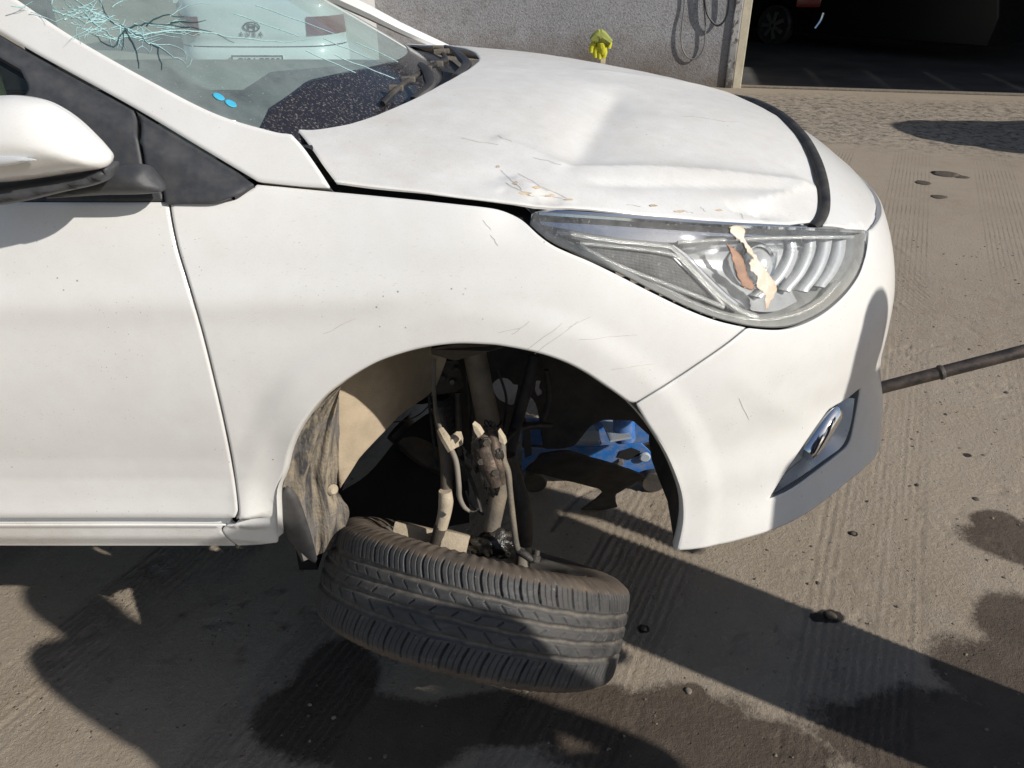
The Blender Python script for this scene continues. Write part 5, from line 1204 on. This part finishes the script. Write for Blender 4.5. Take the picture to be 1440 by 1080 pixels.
dth = (xf-th_pt[0])*wnrm[0]+(yf-th_pt[1])*wnrm[1]
raked = sstep(-2.95, -3.15, dth); rub = sstep(-3.1, -2.7, dth+0.6*(fbm(xf*1.5, yf*1.5, 3, 50)-0.5))*sstep(-0.3, -0.6, dth)
zz = 0.055*(fbm(xf*5.5, yf*5.5, 4, 60)-0.5)*rub; GV[:, 2] += zz
ny = len(gy); idx = np.arange(len(gx)*ny).reshape(len(gx), ny)
GF = np.stack([idx[:-1, :-1], idx[1:, :-1], idx[1:, 1:], idx[:-1, 1:]], -1).reshape(-1, 4)
me = bpy.data.meshes.new('ground'); me.vertices.add(len(GV)); me.vertices.foreach_set('co', GV.ravel())
me.loops.add(GF.size); me.loops.foreach_set('vertex_index', GF.ravel()); me.polygons.add(len(GF))
me.polygons.foreach_set('loop_start', np.arange(0, GF.size, 4)); me.polygons.foreach_set('loop_total', np.full(len(GF), 4)); me.update(calc_edges=True)
me.polygons.foreach_set('use_smooth', np.ones(len(GF), bool))
for nm_, arr in (('wet', wet), ('oil', oil), ('rubble', rub), ('raked', raked)):
    at = me.attributes.new(nm_, 'FLOAT', 'POINT'); at.data.foreach_set('value', arr.astype(np.float32))
me.materials.append(M['ground']); ground = bpy.data.objects.new('ground', me); COL.objects.link(ground); ground['kind'] = 'structure'

# ------------------------------------------------------------------ workshop building behind
def wp(a, d, z): return np.array([th_pt[0]+wd[0]*a+wnrm[0]*d, th_pt[1]+wd[1]*a+wnrm[1]*d, z])
WM = Matrix(((wd[0], wnrm[0], 0, th_pt[0]), (wd[1], wnrm[1], 0, th_pt[1]), (0, 0, 1, 0), (0, 0, 0, 1)))
def wall_a(px, d=0.0):                                      # distance along the wall under a pixel column, at its foot
    best = None
    for a in np.linspace(-9, 9, 1801):
        p = project(wp(a, d, 0.5))
        if best is None or abs(p[0]-px) < best[0]: best = (abs(p[0]-px), a)
    return best[1]
bld = thing('workshop_building', tuple(wp(-2, 0, 0)), 'grey stucco workshop wall with a wide dark open bay beside it', 'building')
aL, aP = wall_a(523), wall_a(1027)
M_ = WM
MB().box((aL, 0.0, -0.1), (aP, 0.25, 3.6), WM).build('wall', M['stucco'], bld)
MB().box((aP+0.002, -0.035, -0.05), (wall_a(1038), 0.20, 3.6), WM, 0.012).build('door_post', M['pillar'], bld)
MB().box((wall_a(1038)+0.003, -0.012, -0.05), (wall_a(1050), 0.30, 3.6), WM, 0.008).build('door_post', M['cream'], bld)
aO = wall_a(1050)
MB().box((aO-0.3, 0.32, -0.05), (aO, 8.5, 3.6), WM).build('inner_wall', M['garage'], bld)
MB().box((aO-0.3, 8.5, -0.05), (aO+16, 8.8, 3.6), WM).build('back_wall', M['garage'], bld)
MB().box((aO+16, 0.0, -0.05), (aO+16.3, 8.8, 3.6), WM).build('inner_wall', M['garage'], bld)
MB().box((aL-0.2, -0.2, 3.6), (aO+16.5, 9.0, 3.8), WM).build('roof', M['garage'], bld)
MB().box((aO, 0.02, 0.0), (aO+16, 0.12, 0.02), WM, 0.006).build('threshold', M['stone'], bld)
MB().box((aO+0.005, 0.17, 0.002), (aO+15.9, 8.45, 0.006), WM).build('bay_shade_floor', M['garage'], bld)  # dark floor sheet, the bay's shade put into its colour
# unseen sheet awning added to end the sunlight at the threshold
hA = 3.3; sh_y = hA/math.tan(SUN_EL)*float(-(SUN_H@wnrm)); sh_x = hA/math.tan(SUN_EL)*float(-(SUN_H@wd))
awn = MB()
nA = 60; xs = np.linspace(aO+0.25-sh_x, aO+22-sh_x, nA)
for k in range(nA-1):
    awn.box((xs[k], -sh_y+0.14, hA+0.03*(k % 2)), (xs[k+1], 0.0, hA+0.03*(k % 2)+0.025), WM)
aw = awn.build('added_awning', M['sheet']); tag(aw, 'added corrugated awning, out of view, shading the open workshop bay', 'awning')

# things on and by the wall
def on_wall(px, py, d):                                     # a pixel on the plane d in front of the wall
    r_ = ray(px, py); t = ((th_pt[0]-CAM[0])*wnrm[0]+(th_pt[1]-CAM[1])*wnrm[1]-d)/(r_[0]*wnrm[0]+r_[1]*wnrm[1]); return CAM+t*r_
cb = MB().tube([on_wall(*p) for p in [(964,-20,.02),(962,10,.02),(959,35,.03),(958,60,.03),(963,76,.03),(972,83,.03),(982,80,.03),(990,66,.03),(992,40,.03),(990,10,.03),(988,-20,.02)]], 0.008, 8, n=5).build('hanging_cable', M['cable_grey'], None, True)
tag(cb, 'thin grey cable drooping in a long loop down the stucco wall', 'cable', 'cables on the wall')
cb = MB().tube([on_wall(*p) for p in [(989,-30,.05),(991,0,.05),(994,18,.05),(1001,30,.05),(1009,36,.05),(1017,31,.05),(1023,18,.05),(1025,0,.05),(1025,-30,.05)]], 0.011, 8, n=5).build('hanging_cable', M['cable'], None, True)
tag(cb, 'thick black cable hanging in a short loop next to the door post', 'cable', 'cables on the wall')
yp = MB().tube([on_wall(521, 40, .06), on_wall(519, -10, .06), on_wall(515, -200, .06)], 0.022, 10).build('yellow_pipe', M['yellow'], None, True)
tag(yp, 'thin yellow upright pipe at the left end of the stucco wall', 'pipe')
pb = on_wall(849, 60, 0.45); pb = np.array([pb[0], pb[1], 0.0]); zt = CAM_Z+ray(849, 66)[2]*(pb[1]/ray(849, 66)[1])
post = MB().box((pb[0]-0.028, pb[1]-0.028, -0.05), (pb[0]+0.028, pb[1]+0.028, zt), None, 0.006).build('wooden_stake', M['wood'])
tag(post, 'short pale wooden stake behind the hood, topped with a yellow glove', 'stake')
gl = thing('work_glove', (pb[0], pb[1], zt), 'yellow rubber work glove pulled over the pale wooden stake', 'glove')
def gp(px, py, dy=-0.05): return PY(px, py, pb[1]+dy)
MB().tube([gp(846,76), gp(846,68), gp(845,60), gp(846,52)], [0.080, 0.105, 0.115, 0.07], 14, n=4, flat=0.6).build('palm', M['glove'], gl, True)
for pts, r in [([(836,60),(832,66),(831,74)], .030), ([(840,66),(837,73),(837,81)], .030), ([(845,68),(843,76),(843,83)], .030), ([(850,68),(850,76),(848,82)], .030), ([(854,56),(857,61),(856,68)], .030)]:
    MB().tube([gp(x, y, -0.10) for x, y in pts], [r*1.1, r, r*0.8], 10, n=4).build('finger', M['glove'], gl, True)
mb = MB()
for k in range(6): mb.tube([gp(832+k*1.5, 57-(k % 2)*2, -0.14), gp(842+k, 49+(k % 3)*1.5, -0.13), gp(851+k*1.6, 54+k*1.3, -0.14)], [0.035, 0.06, 0.035], 8, n=3)
mb.build('cuff', M['glove_cuff'], gl, True)

# dark car parked inside the bay
wc = PG(1083, 63); wc = np.array([wc[0], wc[1], 0.0])
dk = thing('parked_dark_car', tuple(wc), 'dark car parked inside the shadowed bay, one spoked wheel showing', 'car')
cax = np.array([-0.78, -0.62, 0]); cf = np.array([0.62, -0.78, 0])          # wheel axis (facing us) and car length direction
W0 = wc+np.array([0, 0, 0.29])
MB().lathe([(0.20, 0.0), (0.285, 0.02), (0.30, 0.0), (0.30, -0.16), (0.2, -0.18)], W0, cax, 40).build('wheel', M['rubber'], dk, True)
wr = dk.children[-1]
u_ = np.cross(cax, [0, 0, 1]); 
for k in range(7):
    t = k*2*math.pi/7; d = math.cos(t)*u_+np.array([0, 0, math.sin(t)]); qv = np.cross(cax, d)
    MB().slab([W0+cax*0.02+d*0.03+qv*0.022, W0+cax*0.012+d*0.205+qv*0.035, W0+cax*0.012+d*0.205-qv*0.03, W0+cax*0.02+d*0.03-qv*0.022], cax*0.012).build('spoke', M['alu'], wr)
prof = [(-0.75, 0.25), (-0.75, 0.62), (-0.62, 0.80), (0.1, 0.92), (0.8, 1.0), (1.5, 1.45), (2.6, 1.45), (3.3, 0.98), (3.4, 0.6), (3.35, 0.25), (0.40, 0.22)]
prof += [(0.36*math.cos(t), 0.29+0.36*math.sin(t)) for t in np.linspace(0.1, math.pi-0.1, 10)]+[(-0.40, 0.22)]
MB().slab([wc+cf*x+np.array([0, 0, z])-cax*0.03 for x, z in prof], -cax*1.6).build('body', M['dark_car'], dk, False, 0.02)
s0 = PY(1158, 18, wc[1]-1.2); s1 = PY(1146, 40, wc[1]-1.2)
MB().tube([s0, (s0+s1)/2+np.array([0.02, 0, 0]), s1], 0.028, 8, n=3).build('bright_strip', M['chrome'], dk, True)
t0 = PY(1140, 4, wc[1]-1.2); MB().box(t0-[0.22, 0.04, 0.06], t0+[0.14, 0.04, 0.10], None, 0.02).build('tail_lamp', M['tail_red'], dk, True)

# ------------------------------------------------------------------ white sedan seen through the glass
RX, RY = -2.50, 8.05
ws = thing('white_parked_car', (RX, RY, 0.0), 'white car parked beyond, its tail and number plate seen through the cracked windshield', 'car')
def rear_y(x, z):
    b = np.interp(z, [0.18, 0.28, 0.36, 0.50, 0.58, 0.62, 0.70, 0.90, 0.98, 1.02], [0.14, 0.03, 0.0, 0.0, 0.02, 0.07, 0.06, 0.10, 0.12, 0.20]); return RY+b+0.10*np.abs(x/0.84)**2.5+0.35*np.abs(x/0.84)**9
def rear_grid(name, z0, z1, mat, parent, off=0.0, x0_=-0.84, x1_=0.84, nx_=36, nz_=14):
    xs, zs = np.linspace(x0_, x1_, nx_), np.linspace(z0, z1, nz_); V = [(RX+x, rear_y(x, z)-off, z) for z in zs for x in xs]
    return mesh_obj(name, V, [(j*nx_+i, j*nx_+i+1, (j+1)*nx_+i+1, (j+1)*nx_+i) for j in range(nz_-1) for i in range(nx_-1)], mat, parent)
rear_grid('rear_bumper', 0.20, 0.595, M['paint'], ws); boot = rear_grid('boot_lid', 0.605, 1.02, M['paint'], ws)
rear_grid('lower_trim', 0.18, 0.30, M['black_plastic'], ws, 0.012)
for s in (-1, 1):
    rear_grid('tail_lamp', 0.70, 0.86, M['tail_red'], ws, 0.015, 0.84*min(s*0.62, s*1.0), 0.84*max(s*0.62, s*1.0), 12, 6)
mb = MB()
for s in (-1, 1): mb.slab([(RX+s*0.84, RY+0.45, 0.2), (RX+s*0.84, RY+4.0, 0.2), (RX+s*0.84, RY+4.0, 0.8), (RX+s*0.84, RY+3.0, 0.95), (RX+s*0.84, RY+0.45, 1.0)], (-s*0.03, 0, 0))
mb.box((RX-0.84, RY+0.4, 0.96), (RX+0.84, RY+4.0, 1.0)); mb.build('body', M['paint'], ws)
MB().slab([(RX-0.66, RY+0.75, 1.0), (RX+0.66, RY+0.75, 1.0), (RX+0.55, RY+1.3, 1.42), (RX-0.55, RY+1.3, 1.42)], (0, 0.02, 0.01)).build('rear_window', M['frit'], ws)
MB().slab([(RX-0.58, RY+1.3, 1.42), (RX+0.58, RY+1.3, 1.42), (RX+0.58, RY+2.8, 1.45), (RX-0.58, RY+2.8, 1.45)], (0, 0, 0.03)).build('roof', M['paint'], ws)
for s in (-1, 1): MB().lathe([(0.0001, 0.1), (0.2, 0.1), (0.29, 0.08), (0.3, 0), (0.3, -0.1)], (RX+s*0.72, RY+0.75, 0.3), (s, 0, 0), 28).build('wheel', M['rubber'], ws, True)
def text_mesh(name, body, size, loc, mat, parent, ext=0.003, sp=1.0):
    cu = bpy.data.curves.new(name, 'FONT'); cu.body = body; cu.size = size; cu.extrude = ext; cu.align_x = 'CENTER'; cu.align_y = 'CENTER'; cu.space_character = sp
    o = bpy.data.objects.new(name, cu); COL.objects.link(o); o.rotation_euler = (R(90), 0, 0); o.location = loc
    dg = bpy.context.evaluated_depsgraph_get(); me = bpy.data.meshes.new_from_object(o.evaluated_get(dg)); me.transform(o.matrix_world if o.matrix_world.translation.length > 0 else Matrix.Translation(loc) @ Matrix.Rotation(R(90), 4, 'X'))
    COL.objects.unlink(o); bpy.data.objects.remove(o)
    m = bpy.data.objects.new(name, me); me.materials.clear(); me.materials.append(mat); COL.objects.link(m); m.parent = parent
    if parent.type == 'EMPTY': m.matrix_parent_inverse = Matrix.Translation(parent.location).inverted()
    return m
pc_ = PY(363, 87, RY-0.02)
plate = MB().box((pc_[0]-0.25, RY-0.025, pc_[2]-0.06), (pc_[0]+0.25, RY-0.005, pc_[2]+0.06), None, 0.006).build('number_plate', M['plate_white'], ws)
fb = MB()
for a_, b_ in (((-0.25, -0.06), (0.25, -0.048)), ((-0.25, 0.048), (0.25, 0.06)), ((-0.25, -0.048), (-0.238, 0.048)), ((0.238, -0.048), (0.25, 0.048))): fb.box((pc_[0]+a_[0], RY-0.029, pc_[2]+a_[1]), (pc_[0]+b_[0], RY-0.0262, pc_[2]+b_[1]))
fb.build('plate_border', M['plate_black'], plate)
text_mesh('plate_text', 'GJ21CE89', 0.098, (pc_[0]+0.01, RY-0.03, pc_[2]-0.002), M['plate_black'], plate, 0.002, 1.05)
lc = PY(353, 38, RY+0.05); a = np.linspace(0, 2*math.pi, 33); ly = float(rear_y(lc[0]-RX, lc[2]))-0.012
em = MB().tube([(lc[0]+0.075*math.cos(t), ly, lc[2]+0.04*math.sin(t)) for t in a], 0.006, 6, caps=False)
em.tube([(lc[0]-0.035, ly, lc[2]-0.03), (lc[0]-0.022, ly, lc[2]+0.03)], 0.006, 6).tube([(lc[0]+0.022, ly, lc[2]-0.03), (lc[0]+0.035, ly, lc[2]+0.03)], 0.006, 6).tube([(lc[0]-0.03, ly, lc[2]+0.006), (lc[0], ly, lc[2]), (lc[0]+0.03, ly, lc[2]-0.006)], 0.006, 6)
em.build('emblem', M['steel_dark'], boot, True)
tc = PY(353, 48, RY+0.05); text_mesh('boot_lettering', 'A U R A', 0.055, (tc[0], float(rear_y(tc[0]-RX, tc[2]))-0.012, tc[2]), M['steel_dark'], boot, 0.003, 1.2)

# ------------------------------------------------------------------ litter on the concrete
cr = random.Random(11)
def stone(px, py, r, mat, label, name='stone', cat='stone', sq=0.55):
    c = PG(px, py); bm = bmesh.new(); bmesh.ops.create_icosphere(bm, subdivisions=2, radius=1.0)
    V = np.array([v.co[:] for v in bm.verts]); F = [[v.index for v in f.verts] for f in bm.faces]; bm.free()
    sd = cr.randint(1, 9999); d = 0.75+0.5*fbm(V[:, 0]*1.5+sd, V[:, 1]*1.5+V[:, 2], 3, sd % 97)
    r = r*(0.55 if r < 0.03 else 0.8); V = V*d[:, None]*r*np.array([cr.uniform(.8, 1.3), cr.uniform(.8, 1.3), sq]); V[:, 2] += r*sq*0.5
    o = mesh_obj(name, c+V, F, mat, None); tag(o, label, cat, 'loose bits lying on the concrete')
stone(1168, 866, 0.022, M['clod'], 'black oily clod on the shadow edge below the bumper', 'oil_clod', 'clod', 0.3)
stone(905, 884, 0.013, M['clod'], 'small black clod just right of the tipped tyre', 'oil_clod', 'clod', 0.4)
stone(1330, 583, 0.013, M['clod'], 'dark flat clod right of the fog lamp on sunlit concrete', 'oil_clod', 'clod', 0.35)
stone(1323, 566, 0.011, M['stone'], 'pale chip just above the dark clod right of the fog lamp', 'stone', 'stone', 0.4)
stone(1415, 552, 0.013, M['clod'], 'dark chip below the jack handle near the right edge', 'oil_clod', 'clod', 0.35)
stone(1313, 460, 0.009, M['clod'], 'tiny dark chip above the jack handle', 'oil_clod', 'clod', 0.5)
stone(1199, 750, 0.014, M['clod'], 'brown clod on the concrete below the bumper lip', 'oil_clod', 'clod', 0.4)
stone(1290, 682, 0.010, M['clod'], 'small dark chip beside the grooved band right of the bumper', 'oil_clod', 'clod', 0.5)
stone(1150, 820, 0.012, M['clod'], 'dark chip lit at the top edge of the big shadow band', 'oil_clod', 'clod', 0.4)
stone(1372, 702, 0.016, M['clod'], 'dark lump near the stain at the right edge', 'oil_clod', 'clod', 0.3)
stone(968, 972, 0.016, M['stone'], 'brown pebble in the sunlit strip right of the tyre', 'stone', 'stone', 0.4)
stone(1220, 705, 0.008, M['clod'], 'tiny chip in the grooves under the bumper corner', 'oil_clod', 'clod', 0.5)
for px_, py_, r_, lb in [(1330,245,.11,'largest flat dark oil patch on the far concrete'),(1298,257,.07,'flat dark oil patch left of the largest far one'),(1352,249,.06,'flat dark oil patch right of the largest far one'),(1321,277,.07,'flat dark oil patch nearest of those on the far concrete')]: stone(px_, py_, r_, M['clod'], lb, 'oil_patch', 'oil patch', 0.05)
gr_r = np.random.default_rng(3); nG = 2600
gxs = gr_r.uniform(-1.5, 3.2, nG); gys = gr_r.uniform(0.8, 1, nG)**0.5*gr_r.uniform(0.9, 4.5, nG); rs = 0.0012+0.0035*gr_r.random(nG)**3
bm = bmesh.new(); bmesh.ops.create_icosphere(bm, subdivisions=1, radius=1.0); bv = np.array([v.co[:] for v in bm.verts]); bf = np.array([[v.index for v in f.verts] for f in bm.faces]); bm.free()
jit = 1+0.35*gr_r.standard_normal((nG, len(bv), 1)).clip(-1, 1); VV = bv[None]*jit*rs[:, None, None]*np.array([1.2, 1, .7])+np.stack([gxs, gys, rs*0.3], -1)[:, None, :]
FF = (bf[None]+(np.arange(nG)*len(bv))[:, None, None]).reshape(-1, 3)
tag(mesh_obj('loose_grit', VV.reshape(-1, 3), FF.tolist(), M['stone'], None, False), 'fine loose grit strewn over the concrete', 'grit', None, 'stuff')
pts = [(185,848,0),(230,852,0),(300,869,0)]

# ------------------------------------------------------------------ people outside the frame, posed to shape their shadows, and an added tank
def person(name, loc, h, rz, label, pose):
    k = h/1.72; J = dict(pel=(0, 0, .95), sp=(0, 0, 1.15), ch=(0, .01, 1.35), nk=(0, .01, 1.47), hd=(0, .03, 1.56), tp=(0, .02, 1.70),
        hl=(-.10, 0, .90), kl=(-.11, .02, .50), al=(-.12, 0, .09), tl=(-.12, .14, .04), hr=(.10, 0, .90), kr=(.11, .02, .50), ar=(.12, 0, .09), tr=(.12, .14, .04),
        sl=(-.19, 0, 1.40), el=(-.26, .03, 1.13), wl=(-.24, .16, .92), fl=(-.23, .20, .84), sr=(.19, 0, 1.40), er=(.26, .03, 1.13), wr=(.24, .16, .92), fr=(.23, .20, .84))
    J.update(pose); names = list(J); E = [('pel','sp'),('sp','ch'),('ch','nk'),('nk','hd'),('hd','tp'),('pel','hl'),('hl','kl'),('kl','al'),('al','tl'),('pel','hr'),('hr','kr'),('kr','ar'),('ar','tr'),('ch','sl'),('sl','el'),('el','wl'),('wl','fl'),('ch','sr'),('sr','er'),('er','wr'),('wr','fr')]
    rad = dict(pel=.18, sp=.17, ch=.18, nk=.055, hd=.088, tp=.06, hl=.13, kl=.115, al=.10, tl=.05, hr=.13, kr=.115, ar=.10, tr=.05, sl=.07, el=.045, wl=.033, fl=.04, sr=.07, er=.045, wr=.033, fr=.04)
    me = bpy.data.meshes.new(name); me.from_pydata([tuple(c*k for c in J[n]) for n in names], [(names.index(a), names.index(b)) for a, b in E], []); me.update()
    o = bpy.data.objects.new(name, me); COL.objects.link(o)
    m = o.modifiers.new('skin', 'SKIN')
    for i, n in enumerate(names): me.skin_vertices[0].data[i].radius = (rad[n]*k, rad[n]*k); me.skin_vertices[0].data[i].use_root = (n == 'pel')
    s = o.modifiers.new('sub', 'SUBSURF'); s.levels = 2; s.render_levels = 2
    o.location = loc; o.rotation_euler = (0, 0, rz); me.materials.append(M['clothes']); tag(o, label, 'person', 'people standing outside the frame'); return o
person('person', (1.69, 0.69, 0), 1.70, R(56), 'person outside the frame whose shadow crosses the bumper corner', dict(hl=(-.07, 0, .90), kl=(-.055, .02, .50), al=(-.05, 0, .09), tl=(-.06, .14, .04), hr=(.07, 0, .90), kr=(.055, .02, .50), ar=(.05, 0, .09), tr=(.06, .14, .04)))
person('person', (1.70, -0.23, 0), 1.67, R(50), 'person outside the frame whose broad shadow lies below the door', dict(el=(-.30, .10, 1.30), wl=(-.15, .2, 1.50), fl=(-.08, .22, 1.60), er=(.30, .10, 1.30), wr=(.15, .2, 1.50), fr=(.08, .22, 1.60)))
person('person', (1.02, 0.137, 0), 1.71, R(4), 'added person outside the frame, filling out the shade below the sill', dict(hl=(-.07, 0, .90), kl=(-.055, .02, .50), al=(-.05, 0, .09), tl=(-.06, .14, .04), hr=(.07, 0, .90), kr=(.055, .02, .50), ar=(.05, 0, .09), tr=(.06, .14, .04)))  # extra figure added to close the gap in the ground shade
person('person', (1.785, -0.175, 0), 1.60, R(22), 'person outside the frame whose shadow ends in front of the tyre', dict(el=(-.30, .10, 1.30), wl=(-.15, .2, 1.50), fl=(-.08, .22, 1.60), er=(.30, .10, 1.30), wr=(.15, .2, 1.50), fr=(.08, .22, 1.60)))
# made-up round-ended tank, added to cast the rounded shadow on the yard
sc = PG(1452, 197)[:2]; hT = 1.35; L_ = hT/math.tan(SUN_EL); tcx, tcy = sc[0]+SUN_H[0]*L_, sc[1]+SUN_H[1]*L_
tank = thing('added_shadow_tank', (tcx+1.5, tcy, 0), 'blue round-ended water tank standing outside the frame', 'tank')
pr = [(0.0001, -0.40), (0.30, -0.37), (0.50, -0.28), (0.60, -0.14), (0.64, 0.0), (0.64, 3.0), (0.60, 3.14), (0.5, 3.28), (0.3, 3.37), (0.0001, 3.4)]
pr = [(0.64*math.cos(t_), -0.64*math.sin(t_)*0.8) for t_ in np.linspace(math.pi/2-0.001, 0, 10)]+[(0.64, 3.0), (0.45, 3.35), (0.0001, 3.45)]
MB().lathe(pr, (tcx, tcy, hT), (1, 0.0, 0), 40).build('vessel', M['tank'], tank, True)
for dx_ in (0.5, 2.4): MB().box((tcx+dx_, tcy-0.3, 0), (tcx+dx_+0.12, tcy+0.3, hT-0.35)).build('leg', M['steel_dark'], tank)
